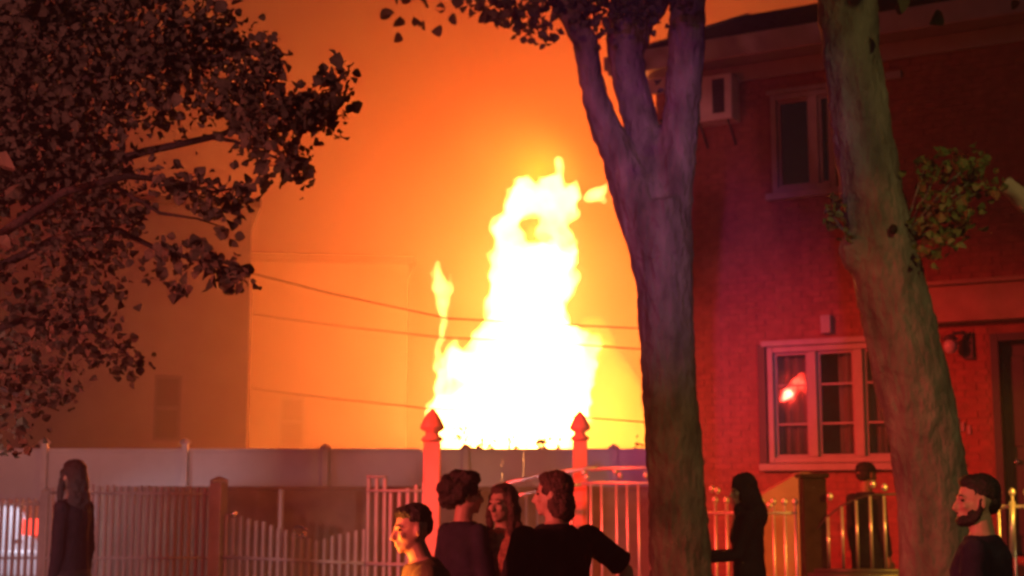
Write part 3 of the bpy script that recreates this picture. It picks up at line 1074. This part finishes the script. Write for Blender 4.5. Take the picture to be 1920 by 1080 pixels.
MB().box(cr - .9, cr + .03, cy - .03, cy + 1.73, P(30, 1052, cy).z - .2, P(30, 1030, cy).z).build('bumper', M['carpaint'], car, bevel=.04)
for xx in (-3.5, -.75):
    wo = MB().lathe((cr + xx, cy - .02, .146 + .32), [(.32, 0), (.33, .03), (.33, .19), (.32, .22)], 20, axis=Y3).build('wheel', M['rubber'], car)
    MB().lathe((cr + xx, cy - .035, .146 + .32), [(.05, 0), (.2, .008), (.21, .02)], 16, axis=Y3).build('rim', M['chrome'], wo)
MB().box(cr - .32, cr - .2, cy - .02, cy + .02, 1.1, 1.14).build('handle', M['chrome'], car)

# ------------------------------------------------------------------ trees
def limb(mb, tab, Y, n=14, dY=None, rough=.05):
    pts, rad = [], []
    for i, (x, y, w_) in enumerate(tab):
        yy = Y + (dY[i] if dY else 0)
        pts.append(P(x, y, yy)); rad.append(w_ / 2 * px(yy))
    mb.tube(pts, rad, n, rough=rough)
    return pts


def leaf_shape(lv, p, size, rnd, down=.4):
    """a lobed leaf folded along its midrib"""
    d = Vector((rnd.gauss(0, 1), rnd.gauss(0, 1), rnd.gauss(-down, .7))).normalized()
    s = d.orthogonal().normalized()
    s = Matrix.Rotation(rnd.uniform(0, 6.28), 3, d) @ s
    n_ = d.cross(s)
    f = .25 * size
    wv_ = rnd.uniform(.8, 1.2)
    q = [p, p + d * size * .22 + s * size * .40 * wv_ + n_ * f * .6, p + d * size * .52 + s * size * .50 * wv_ + n_ * f, p + d * size * .82 + s * size * .27 + n_ * f * .3, p + d * size * 1.02 - n_ * f * .4,
         p + d * size * .82 - s * size * .27 + n_ * f * .3, p + d * size * .52 - s * size * .50 * wv_ + n_ * f, p + d * size * .22 - s * size * .40 * wv_ + n_ * f * .6, p + d * size * .5 - n_ * f * .2]
    lv.add(q, [(i, (i + 1) % 8, 8) for i in range(8)])


leaf_me = None


def single_leaves(th, spots, size, m, rnd):
    """leaves that show singly at branch tips: parts sharing one mesh"""
    lv = MB()
    leaf_shape(lv, Vector((0, 0, 0)), 1.0, random.Random(2))
    me = lv.mesh('leaf', m)
    for p in spots:
        o = obj('leaf', me, th, p)
        s = size * rnd.uniform(.8, 1.3)
        o.scale = (s, s, s)
        o.rotation_euler = (rnd.uniform(0, 6.28), rnd.uniform(0, 6.28), rnd.uniform(0, 6.28))


def crown(lv, centres, rnd, n, spread, size):
    for c in centres:
        for k in range(n):
            g_ = Vector((rnd.gauss(0, 1), rnd.gauss(0, 1), rnd.gauss(0, .8))) * spread
            leaf_shape(lv, c + g_, size * rnd.uniform(.7, 1.3), rnd)


# forked tree in front of the house
TY = 10.5
t1 = thing('street_tree', (P(1287, 1326, TY).x, TY, .15), 'thick street tree whose trunk forks into three limbs beside the fire', 'tree', 'street trees')
tk = MB()
trunk_tab = [(1287, 1332, 190), (1287, 1300, 152), (1284, 1200, 124), (1279, 1080, 114), (1268, 900, 107), (1261, 830, 105), (1253, 700, 102), (1248, 560, 106), (1243, 450, 112), (1238, 380, 110)]
limb(tk, trunk_tab, TY)
limb(tk, [(1242, 620, 80), (1240, 520, 98), (1222, 450, 100), (1196, 380, 92), (1160, 290, 70), (1124, 210, 56), (1109, 150, 47), (1097, 78, 48), (1060, 10, 48), (1005, -90, 46), (930, -210, 36), (850, -300, 22)], TY, dY=[0, 0, 0, 0, -.02, -.05, -.1, -.15, -.2, -.3, -.5, -.7])
limb(tk, [(1246, 560, 90), (1240, 430, 100), (1226, 340, 86), (1207, 250, 70), (1186, 175, 66), (1173, 110, 70), (1180, 50, 92), (1196, 0, 92), (1215, -80, 80), (1200, -220, 55), (1180, -380, 30)], TY, dY=[0, .02, .05, .1, .12, .14, .15, .2, .3, .4, .5])
limb(tk, [(1248, 560, 88), (1256, 420, 82), (1268, 310, 74), (1278, 210, 71), (1286, 110, 74), (1291, 10, 70), (1296, -100, 66), (1320, -240, 50), (1360, -380, 28)], TY, dY=[0, 0, -.02, -.05, -.1, -.15, -.2, -.3, -.4])
limb(tk, [(1190, 40, 60), (1232, 20, 34), (1262, -30, 26), (1300, -90, 18)], TY, dY=[.15, .15, .1, .1])
remesh(tk.build('trunk', M['bark'], t1), .022, 2, [(.10, .035), (.03, .012)])
rnd = random.Random(11)
lv = MB()
cs = []
for k in range(46):
    x, y = rnd.uniform(780, 1480), rnd.uniform(-520, -60)
    if x > 1260: y -= 90
    cs.append(P(x, y, TY + rnd.uniform(-1.3, 1.3)))
crown(lv, cs, rnd, 55, .28, .10)
hang = [(890, 5), (930, 12), (960, 40), (975, 10), (1000, 45), (1015, 15), (1030, 55), (945, 20), (1075, 5), (1130, 8), (1160, 5), (1100, 20), (1125, 45), (1120, -10), (1205, 5), (1210, 30), (1280, -10)]
cs = [P(x, y, TY - rnd.uniform(.1, .7)) for x, y in hang]
crown(lv, cs, rnd, 26, .075, .062)
tag(lv.build('crown', M['leaf'], t1), kind='stuff')
tw = MB()
for (x, y) in hang[:8]:
    tw.tube([P(1050, -30, TY - .3), P((x + 1050) / 2, y - 50, TY - .35), P(x, y - 5, TY - .4)], [.02, .012, .006], 6)
tw.build('twig', M['bark'], t1)
single_leaves(t1, [P(x + rnd.uniform(-22, 22), y + rnd.uniform(5, 30), TY - .5) for x, y in hang[2:13] for k in range(2)] + [P(1234 + rnd.uniform(-8, 8), y, TY + .1) for y in (150, 158, 165, 225, 236)], .055, M['leaf'], rnd)

# leaning tree
LY = 9.3
t2 = thing('street_tree', (P(1768, 1380, LY).x, LY, .15), 'leaning mottled street tree with leafy sprouts on its trunk, in front of the brick house', 'tree', 'street trees')
tk = MB()
limb(tk, [(1768, 1384, 215), (1766, 1330, 168), (1762, 1200, 148), (1760, 1080, 140), (1755, 1000, 134), (1748, 900, 130), (1731, 800, 131), (1708, 700, 138), (1685, 600, 136), (1662, 500, 134), (1640, 400, 124), (1624, 300, 117), (1611, 200, 113), (1598, 110, 112), (1590, 0, 114), (1580, -110, 112), (1560, -240, 96), (1570, -380, 70), (1600, -520, 40)], LY, n=18)
limb(tk, [(1575, -160, 90), (1520, -270, 66), (1440, -400, 44), (1350, -480, 24)], LY, dY=[0, -.1, -.3, -.6])
limb(tk, [(1572, -190, 84), (1650, -300, 60), (1760, -400, 40), (1860, -470, 22)], LY, dY=[0, .2, .4, .7])
tk.ell(P(1722, 745, LY - .17), (.12, .06, .15))
tk.ell(P(1675, 432, LY - .18), (.085, .05, .09))
tk.ell(P(1612, 470, LY - .05), (.14, .12, .16))
remesh(tk.build('trunk', M['bark2'], t2), .02, 2, [(.12, .035), (.035, .014)])
b_ = MB().ell(P(1675, 430, LY - .262), (.028, .02, .034)); b_.build('knot', M['char'], t2)
lv = MB()
cs = [P(rnd.uniform(1250, 1990), rnd.uniform(-640, -200), LY + rnd.uniform(-1.4, 1.4)) for k in range(44)]
crown(lv, cs, rnd, 55, .28, .10)
tag(lv.build('crown', M['leaf'], t2), kind='stuff')
lv = MB()
tw = MB()
sprout = [(1745, 350), (1765, 380), (1760, 410), (1790, 330), (1810, 360), (1800, 400), (1775, 440), (1830, 330), (1735, 430), (1820, 300), (1770, 300), (1800, 420), (1750, 470), (1850, 350), (1735, 310)]
for (x, y) in sprout:
    c = P(x, y, LY - .15 + rnd.uniform(-.15, .15))
    crown(lv, [c], rnd, 17, .062, .06)
    tw.tube([P(1690, 455, LY - .02), P((x + 1690) / 2, (y + 470) / 2 - 10, LY - .12), c], [.014, .009, .004], 6)
tw2 = MB()
for (x, y) in ((1560, 372), (1572, 392), (1568, 420), (1585, 440), (1556, 400)):
    c = P(x, y, LY - .1)
    crown(lv, [c], rnd, 7, .03, .06)
    tw2.tube([P(1605, 455, LY), c], [.009, .004], 6)
tag(lv.build('sprout_foliage', M['leaf2'], t2), kind='stuff')
tw.build('twig', M['bark2'], t2)
tw2.build('twig', M['bark2'], t2)
single_leaves(t2, [P(x + rnd.uniform(-22, 22), y + rnd.uniform(-22, 22), LY - .3) for x, y in sprout for k in range(3)], .06, M['leaf2'], rnd)

# third tree, only one sawn limb in view
t3 = thing('street_tree', (4.75, 9.6, .15), 'street tree beyond the right edge showing one pale sawn limb', 'tree', 'street trees')
tk = MB()
tk.tube([(4.75, 9.6, .12), (4.75, 9.6, .5), (4.72, 9.6, 2.0), (4.7, 9.6, 4.5), (4.8, 9.6, 6.5)], [.36, .27, .24, .21, .12], 14, rough=.05)
e = P(1880, 342, 9.5)
tk.tube([(4.72, 9.6, 2.6), P(1985, 420, 9.55), P(1925, 380, 9.5), e], [.11, .08, .068, .06], 10, rough=.05)
remesh(tk.build('trunk', M['cutwood'], t3), .025, 1, [(.1, .03)])
lv = MB()
cs = [Vector((4.8 + rnd.gauss(0, .9), 9.6 + rnd.gauss(0, .9), 6.9 + rnd.gauss(0, .7))) for k in range(30)]
crown(lv, cs, rnd, 45, .3, .11)
cs = [P(x, y, 9.9) for x, y in ((1905, 315), (1915, 300), (1895, 480), (1915, 500), (1880, 505), (1910, 470))]
tag(lv.build('crown', M['leaf'], t3), kind='stuff')

# leafy tree at the left
GY = 7.4
t4 = thing('leafy_tree', (-4.5, 7.8, .15), 'leafy dark tree hanging over the white pickets from the left', 'tree')
tk = MB()
tk.tube([(-4.5, 7.8, .1), (-4.5, 7.8, .5), (-4.45, 7.8, 2.2), (-4.4, 7.75, 3.4), (-4.3, 7.7, 5.2), (-4.2, 7.6, 6.8)], [.33, .24, .2, .18, .12, .05], 12, rough=.05)
branches = [
    [(-330, 560), (-100, 420), (120, 330), (270, 285), (330, 272), (410, 254), (480, 225), (560, 205), (620, 175), (645, 140)],
    [(-330, 480), (-120, 300), (100, 170), (260, 110), (380, 110), (470, 95), (515, 85)],
    [(-330, 600), (-60, 480), (120, 360), (240, 330), (330, 340), (400, 360), (460, 350)],
    [(-330, 660), (-80, 540), (100, 450), (220, 430), (300, 470), (380, 490), (470, 515)],
    [(-330, 760), (-120, 660), (40, 600), (150, 610), (210, 640), (255, 680)],
    [(-330, 820), (-150, 740), (-20, 720), (60, 750), (110, 770)],
    [(-330, 380), (-120, 160), (60, 20), (160, -80), (260, -160)],
    [(380, 255), (440, 265), (490, 285), (540, 305), (580, 300)],
    [(260, 120), (330, 60), (380, 10), (390, -60)],
    [(200, 340), (300, 400), (370, 410), (430, 430)],
]
tips = []
tw = MB()
for bi, br in enumerate(branches):
    Yb_ = GY + rnd.uniform(-.35, .35)
    pp = [P(x, y, Yb_ + .25 * math.sin(i * 1.3 + bi)) for i, (x, y) in enumerate(br)]
    if bi < 7:
        pp = [Vector((-4.45, 7.75, min(max(pp[0].z - .4, 1.9), 5.0)))] + pp
    n_ = len(pp)
    r0 = .034 if bi < 7 else .013
    (tk if False else tw).tube(pp, [r0 * (1 - .88 * i / (n_ - 1)) for i in range(n_)], 7)
    tips.append(pp)
remesh(tk.build('trunk', M['bark'], t4), .035, 1, [(.12, .04)])
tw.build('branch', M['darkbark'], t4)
lv = MB()
# clusters: x, y, spread in px, leaves
cl = [(640, 140, 12, 9), (622, 165, 14, 14), (600, 195, 22, 40), (570, 215, 22, 46), (545, 200, 16, 26), (610, 225, 16, 22), (640, 195, 8, 4),
      (505, 95, 16, 24), (485, 140, 20, 34), (515, 120, 8, 4), (470, 190, 24, 44), (495, 215, 22, 40), (450, 225, 22, 40), (520, 245, 18, 24), (470, 255, 18, 26),
      (545, 285, 12, 9), (575, 305, 10, 8), (555, 325, 10, 10), (490, 300, 13, 12), (505, 335, 8, 5), (540, 320, 9, 7),
      (440, 100, 22, 34), (420, 60, 22, 30), (400, 30, 20, 18), (430, 150, 22, 36), (395, 190, 18, 22), (380, 110, 28, 50), (350, 60, 26, 40), (330, 130, 28, 44),
      (340, 335, 16, 16), (365, 350, 16, 24), (395, 365, 15, 20), (440, 355, 14, 16), (465, 345, 8, 6), (455, 380, 10, 9), (390, 395, 12, 13), (435, 405, 10, 6), (420, 430, 6, 3), (300, 340, 18, 18),
      (310, 470, 12, 10), (340, 485, 14, 18), (375, 490, 14, 20), (420, 510, 13, 18), (450, 515, 12, 16), (430, 530, 10, 12), (385, 465, 7, 5), (330, 542, 8, 7), (345, 540, 6, 3), (270, 505, 14, 10),
      (295, 210, 17, 22), (305, 195, 10, 10), (345, 215, 6, 3), (345, 255, 6, 3),
      (225, 430, 24, 26), (250, 400, 22, 24), (210, 480, 26, 26), (180, 560, 30, 30), (120, 600, 34, 50), (165, 625, 28, 34), (215, 655, 18, 20), (240, 680, 14, 20), (255, 685, 8, 10), (180, 680, 20, 14),
      (60, 640, 34, 50), (90, 690, 30, 44), (120, 740, 16, 14), (60, 740, 30, 36), (20, 700, 32, 40), (30, 780, 22, 20), (40, 815, 14, 10), (10, 830, 16, 10), (50, 838, 8, 6)]
for gx in range(-160, 330, 42):
    for gy in range(-40, 600, 42):
        x, y = gx + rnd.uniform(-20, 20), gy + rnd.uniform(-20, 20)
        lim = 330 if y < 170 else (250 if y < 260 else (230 if y < 340 else 250 - (y - 340) * .3))
        if x < lim and not (y > 380 and rnd.random() < .45):
            dens = 30 if x < 160 else 22
            cl.append((x, y, 30, dens))
for (x, y, s_, n_) in cl:
    c = P(x, y, GY + rnd.uniform(-.5, .5))
    s_w = s_ * px(GY)
    for k in range(int(n_ * (2.5 if y < 330 else 1.45))):
        g_ = Vector((rnd.gauss(0, 1) * s_w, rnd.gauss(0, 1) * max(s_w, .12), rnd.gauss(0, 1) * s_w))
        leaf_shape(lv, c + g_, .044 * rnd.uniform(.6, 1.35), rnd)
# crown beyond the frame
cs = [P(rnd.uniform(-1100, -180), rnd.uniform(-700, 620), GY + rnd.uniform(-1.2, 1.6)) for k in range(90)]
cs += [P(rnd.uniform(-200, 380), rnd.uniform(-700, -90), GY + rnd.uniform(-1.2, 1.6)) for k in range(40)]
crown(lv, cs, rnd, 40, .26, .085)
tag(lv.build('crown', M['leaf'], t4), kind='stuff')
spots = []
for (x, y, s_, n_) in cl[:48]:
    for k in range(3):
        spots.append(P(x + rnd.gauss(0, s_), y + rnd.gauss(0, s_), GY + rnd.uniform(-.5, .1)))
single_leaves(t4, spots, .066, M['leaf'], rnd)

# ------------------------------------------------------------------ people
def person(loc, heading, label, height=1.75, head_yaw=0.0, head_pitch=0.0, lean=0.0, skin='skin', shirt='black', pants='denim', hair='short', hair_m='hair',
           sleeve=.75, arms=None, build_=1.0, female=False, beard=False, group=None, long_coat=False):
    """heading: radians, 0 faces away from the camera (+Y), positive turns to the left (-X)"""
    th = thing('person', loc, label, 'person', group)
    k = height / 1.75
    rz = Matrix.Rotation(heading, 4, 'Z')
    base = Vector(loc)
    piv = Vector((0, 0, .95))
    ln = Matrix.Rotation(-lean, 4, 'X')

    def T(p, up=True):
        p = Vector(p)
        if up: p = piv + (ln @ (p - piv))
        return base + rz @ (p * k)

    def V(v):
        return rz @ (ln @ (Vector(v) * k))

    def vec_k(r):
        return tuple(a_ * k for a_ in r)
    rot3 = (rz @ ln).to_3x3()
    sw_ = .90 if female else 1.0
    sx = .178 * sw_ * build_
    skin_m = M[skin]
    # ---- joints
    arms = arms or {}
    J = {}
    for s, nm in ((-1, 'l'), (1, 'r')):
        sh_ = Vector((s * sx, -.005, 1.405))
        ud, fd = arms.get(nm, (Vector((s * .12, .02, -1)), Vector((s * .02, .18, -1))))
        ud, fd = Vector(ud).normalized(), Vector(fd).normalized()
        el = sh_ + ud * .285
        wr = el + fd * .255
        J[nm] = (sh_, el, wr, fd)
    hc = Vector((0, .015, 1.638))
    hr = Matrix.Rotation(head_yaw, 4, 'Z') @ Matrix.Rotation(head_pitch, 4, 'X')

    def Hd(p):
        return T(hc + Vector((0, 0, -.10)) + (hr @ (Vector(p) + Vector((0, 0, .10)))))
    hrot = (rz @ ln @ hr).to_3x3()

    def torso(mb, g_, z0=.86, z1=1.475):
        prof_ = [(.84, .158, .112), (.92, .166 if not female else .176, .118), (1.0, .155, .112), (1.10, .142 if not female else .128, .104), (1.22, .158 if not female else .142, .112), (1.31, .172 * (.93 if female else 1), .118), (1.38, .176 * (.92 if female else 1), .105), (1.43, .13, .085), (1.475, .066, .062)]
        rg = []
        for (z_, rx, ry) in prof_:
            if z0 - .001 <= z_ <= z1 + .001:
                bb = build_ if z_ < 1.43 else (1 + build_) / 2
                oy = .012 if 1.2 < z_ < 1.35 else 0
                rg.append((T((0, oy, z_)), V(((rx * bb + g_), 0, 0)), V((0, ry * bb + g_, 0))))
        mb.loft(rg, 18)
        if female:
            for s in (-1, 1):
                mb.ell(T((s * .075, .085 + g_ * .6, 1.265)), vec_k((.062, .055, .062)), rot3)
    # ---- body
    mb = MB()
    torso(mb, 0)
    mb.tube([T((0, -.012, 1.40)), T((0, -.004, 1.47)), T((0, .008, 1.56))], [.075 * k, (.05 if female else .058) * k, .054 * k], 12)
    hd_ = lambda c, r: mb.ell(Hd(c), vec_k(r), hrot)
    hd_((0, -.012, .022), (.074, .094, .092))
    hd_((0, .012, -.035), (.064, .076, .080))
    hd_((0, .034, -.078), (.046, .052, .040))
    hd_((0, .070, -.100), (.022, .018, .018))
    hd_((0, .075, .012), (.050, .018, .012))
    mb.tube([Hd((0, .082, .005)), Hd((0, .098, -.022)), Hd((0, .108, -.040)), Hd((0, .090, -.048))], [.009 * k, .012 * k, .016 * k, .012 * k], 8)
    hd_((0, .086, -.068), (.024, .012, .008)); hd_((0, .084, -.079), (.020, .012, .007))
    for s in (-1, 1):
        hd_((s * .036, .066, -.030), (.022, .020, .018))
        mb.ell(Hd((s * .076, -.008, -.018)), vec_k((.010, .018, .031)), hrot)
    for s, nm in ((-1, 'l'), (1, 'r')):
        sh_, el, wr, fd = J[nm]
        mb.tube([T(sh_), T(sh_ * .5 + el * .5), T(el)], [.054 * k * build_, .047 * k * build_, .039 * k], 12)
        mb.ell(T(sh_), vec_k((.056 * build_, .056, .056)))
        mb.tube([T(el), T(el * .7 + wr * .3), T(wr)], [.039 * k, .040 * k, .026 * k], 12)
        # hand: palm, four unequal fingers bent inward, side thumb
        a_ = fd
        side = Vector((0, 1, 0)) - a_ * a_.y
        side = side.normalized() if side.length > .2 else Vector((0, 0, 1))
        nrm = a_.cross(side).normalized() * (-s)
        pc = wr + a_ * .045
        rr = Matrix((side, nrm, a_)).transposed()
        mb.ell(T(pc), vec_k((.040, .017, .052)), rot3 @ rr)
        mb.tube([T(wr), T(pc)], [.026 * k, .026 * k], 10)
        for fi, (off_, ln_) in enumerate(((.030, .068), (.010, .078), (-.011, .072), (-.030, .056))):
            b0 = wr + a_ * .085 + side * off_
            mb.tube([T(b0 - a_ * .02), T(b0 + a_ * ln_ * .45 + nrm * .006), T(b0 + a_ * ln_ * .8 + nrm * .024), T(b0 + a_ * ln_ * .95 + nrm * .042)], [.0095 * k, .009 * k, .0085 * k, .0075 * k], 7)
        tb = wr + a_ * .03 + side * .03
        mb.tube([T(tb - side * .01), T(tb + a_ * .028 + side * .024), T(tb + a_ * .062 + side * .028 + nrm * .012)], [.012 * k, .011 * k, .009 * k], 7)
        # legs
        mb.tube([T((s * .088, 0, .93)), T((s * .095, .005, .70), False), T((s * .098, .01, .50), False), T((s * .1, -.012, .32), False), T((s * .102, -.02, .09), False)], [.088 * k, .075 * k, .055 * k, .052 * k, .038 * k], 12)
        mb.ell(T((s * .108, .04, .05), False), vec_k((.042, .115, .045)), rz.to_3x3())
    body_o = remesh(mb.build('body', skin_m, th), .0085 * k, 2)
    # ---- clothing
    mb = MB()
    torso(mb, .015, .84, 1.476)
    for s, nm in ((-1, 'l'), (1, 'r')):
        sh_, el, wr, fd = J[nm]
        mb.ell(T(sh_ + Vector((0, 0, .002))), vec_k((.064 * build_, .064, .062)))
        if sleeve <= 1.0:
            e_ = sh_ + (el - sh_) * sleeve
            mb.tube([T(sh_), T(e_)], [.063 * k * build_, .060 * k * build_], 14)
        else:
            e_ = el + (wr - el) * (sleeve - 1)
            mb.tube([T(sh_), T(el), T(e_)], [.063 * k * build_, .053 * k, .042 * k], 14)
    if long_coat:
        mb.loft([(T((0, 0, .25), False), V((.27, 0, 0)), V((0, .24, 0))), (T((0, 0, .6), False), V((.23, 0, 0)), V((0, .19, 0))), (T((0, 0, .95)), V((.19, 0, 0)), V((0, .14, 0)))], 18)
    so_ = mb.build('shirt' if not long_coat else 'robe', M[shirt], th)
    remesh(so_, .013 * k, 2, [(.09, .016), (.035, .006)])
    mb = MB()
    mb.loft([(T((0, 0, .80), False), V((.172, 0, 0)), V((0, .125, 0))), (T((0, 0, .9)), V((.175, 0, 0)), V((0, .127, 0))), (T((0, 0, .97)), V((.165, 0, 0)), V((0, .122, 0)))], 18)
    for s in (-1, 1):
        mb.tube([T((s * .090, 0, .90)), T((s * .095, .005, .70), False), T((s * .098, .01, .50), False), T((s * .1, -.012, .32), False), T((s * .102, -.02, .10), False)], [.098 * k, .088 * k, .068 * k, .066 * k, .060 * k], 12)
    remesh(mb.build('trousers', M[pants], th), .016 * k, 2, [(.1, .014)])
    for s in (-1, 1):
        b_ = MB().ell(T((s * .108, .045, .05), False), vec_k((.052, .135, .055)), rz.to_3x3())
        b_.build('shoe', M['rubber'], th)
    # ---- hair
    mb = MB()
    hh = lambda c, r: mb.ell(Hd(c), vec_k(r), hrot)
    if hair == 'short':
        hh((0, -.022, .038), (.080, .092, .086)); hh((0, .020, .078), (.066, .062, .038)); hh((0, -.055, -.01), (.066, .056, .062))
        disp = [(.02, .012)]
    elif hair == 'fade':
        hh((0, -.018, .050), (.079, .090, .076)); hh((0, .026, .080), (.066, .060, .034)); hh((0, -.058, .01), (.062, .050, .060))
        disp = [(.02, .010)]
    elif hair == 'bushy':
        hh((0, -.045, .035), (.115, .115, .105)); hh((.02, -.02, .075), (.095, .085, .07)); hh((-.03, -.08, .0), (.09, .085, .085)); hh((.0, .02, .09), (.075, .06, .045))
        disp = [(.06, .075), (.02, .03)]
    elif hair == 'long':
        hh((0, -.020, .034), (.086, .096, .092)); hh((0, .016, .080), (.066, .062, .036)); hh((0, -.07, -.06), (.088, .05, .12)); hh((0, -.085, -.17), (.095, .04, .11))
        for s in (-1, 1):
            mb.tube([Hd((s * .070, .02, .05)), Hd((s * .086, .015, -.05)), Hd((s * .088, .02, -.14)), Hd((s * .080, .03, -.24))], [.02 * k, .026 * k, .026 * k, .012 * k], 8)
        disp = [(.035, .02), (.012, .010)]
    elif hair == 'bob':
        hh((0, -.022, .030), (.088, .098, .094)); hh((0, .014, .080), (.066, .062, .036)); hh((0, -.06, -.07), (.092, .06, .09)); hh((.055, -.02, -.06), (.035, .055, .075)); hh((-.055, -.025, -.06), (.035, .05, .075))
        disp = [(.035, .02), (.012, .010)]
    elif hair == 'veil':
        hh((0, -.016, .030), (.092, .102, .098)); hh((0, -.06, -.08), (.10, .07, .12)); hh((0, -.05, -.20), (.15, .10, .13)); hh((.06, .0, -.06), (.04, .06, .09)); hh((-.06, .0, -.06), (.04, .06, .09))
        hh((0, .05, -.16), (.07, .06, .07))
        disp = [(.06, .02)]
    elif hair == 'cap':
        hh((0, -.012, .045), (.085, .102, .070)); hh((0, -.04, -.01), (.078, .065, .06))
        rim = mb.ell(Hd((0, .105, .035)), vec_k((.070, .075, .010)), hrot)
        disp = []
    ho = mb.build('cap' if hair == 'cap' else ('headscarf' if hair == 'veil' else 'hair'), M[hair_m], th)
    remesh(ho, .009 * k, 1, disp)
    if beard:
        mb = MB()
        hh((0, .046, -.092), (.050, .052, .034)); hh((0, .078, -.100), (.034, .024, .026))
        for s in (-1, 1):
            hh((s * .052, .036, -.070), (.014, .030, .026))
        for s in (-1, 1):
            mb.tube([Hd((s * .074, .004, .005)), Hd((s * .072, .004, -.035)), Hd((s * .064, .016, -.075)), Hd((s * .050, .040, -.095)), Hd((s * .026, .072, -.104))], [.010 * k, .012 * k, .016 * k, .018 * k, .018 * k], 8)
        hh((0, .093, -.059), (.026, .009, .006))
        remesh(mb.build('beard', M[hair_m], th), .008 * k, 1, [(.015, .008)])
    for s in (-1, 1):
        MB().ell(Hd((s * .031, .0765, -.004)), vec_k((.013, .009, .007)), hrot, 8, 6).build('eye', M['eye'], th)
        MB().tube([Hd((s * .016, .088, .018)), Hd((s * .032, .088, .022)), Hd((s * .050, .076, .016))], [.003 * k, .004 * k, .002 * k], 6).build('eyebrow', M['hair'], th)
    return th


def at(x, Y, z):
    c = P(x, 930, Y)
    return (c.x, Y, z)


L, Rr = R(90), R(-90)
GP = None
person(at(139, 10.9, .15), R(70), 'dark figure walking away along the white pickets at the far left', 1.80, head_yaw=R(-20), shirt='jacket', pants='black', hair='long', build_=.84, sleeve=1.9, skin='skin2',
       arms={'l': ((-.03, .02, -1), (0, .12, -1)), 'r': ((.03, -.05, -1), (0, .1, -1))})
person(at(836, 6.9, .0), R(96), 'short haired man in an olive shirt with his face lit amber, lowest in the crowd', 1.665, head_yaw=R(14), head_pitch=R(8), shirt='olive', hair='fade', sleeve=.8, skin='skin', lean=.24, build_=1.1)
person(at(869, 8.3, .15), R(-52), 'bushy haired person in navy facing the woman in the rust top', 1.655, head_yaw=R(-22), shirt='navy', pants='black', hair='bushy', hair_m='hair', sleeve=1.0, build_=.92,
       arms={'r': ((.10, .15, -1), (-.45, .8, .1)), 'l': ((-.14, -.08, -1), (.35, .75, -.25))})
person(at(944, 8.3, .15), R(158), 'long haired woman in a rust patterned top facing the street', 1.60, head_yaw=R(-16), shirt='rust', hair='long', hair_m='hair2', sleeve=.9, female=True, build_=1.02,
       arms={'l': ((-.12, .05, -1), (.25, .6, -.8)), 'r': ((.12, .0, -1), (-.1, .4, -.9))})
person(at(1046, 7.35, .15), R(35), 'broad shouldered person in a black t-shirt with one arm held out to the side', 1.66, head_yaw=R(42), shirt='black', pants='black', hair='bob', hair_m='hair2', sleeve=.92, build_=1.18, lean=.04,
       arms={'r': ((.80, -.12, -.60), (.30, .25, -.9)), 'l': ((-.25, .15, -1), (-.05, .35, -1))})
person(at(1402, 10.9, .15), R(82), 'woman in a long black robe and dark headscarf standing by the railing', 1.70, head_yaw=R(8), head_pitch=R(-10), shirt='black', pants='black', hair='veil', hair_m='black', sleeve=1.9, female=True, long_coat=True,
       arms={'l': ((-.05, .35, -1), (.1, .9, -.1)), 'r': ((.05, .3, -1), (-.1, .9, .0))})
person(at(1624, 14.3, .15), R(-62), 'dark figure in a cap behind the stainless gate', 1.87, head_yaw=R(0), shirt='black', pants='black', hair='cap', hair_m='black', sleeve=1.9, skin='skin2')
person(at(1838, 6.9, .0), R(62), 'bearded man in a navy t-shirt in profile, his face lit red', 1.785, head_yaw=R(26), shirt='navy', hair='short', beard=True, sleeve=.9, skin='skin', build_=1.05,
       arms={'l': ((-.12, .10, -1), (.1, .5, -.9)), 'r': ((.12, .05, -1), (-.05, .4, -1))})
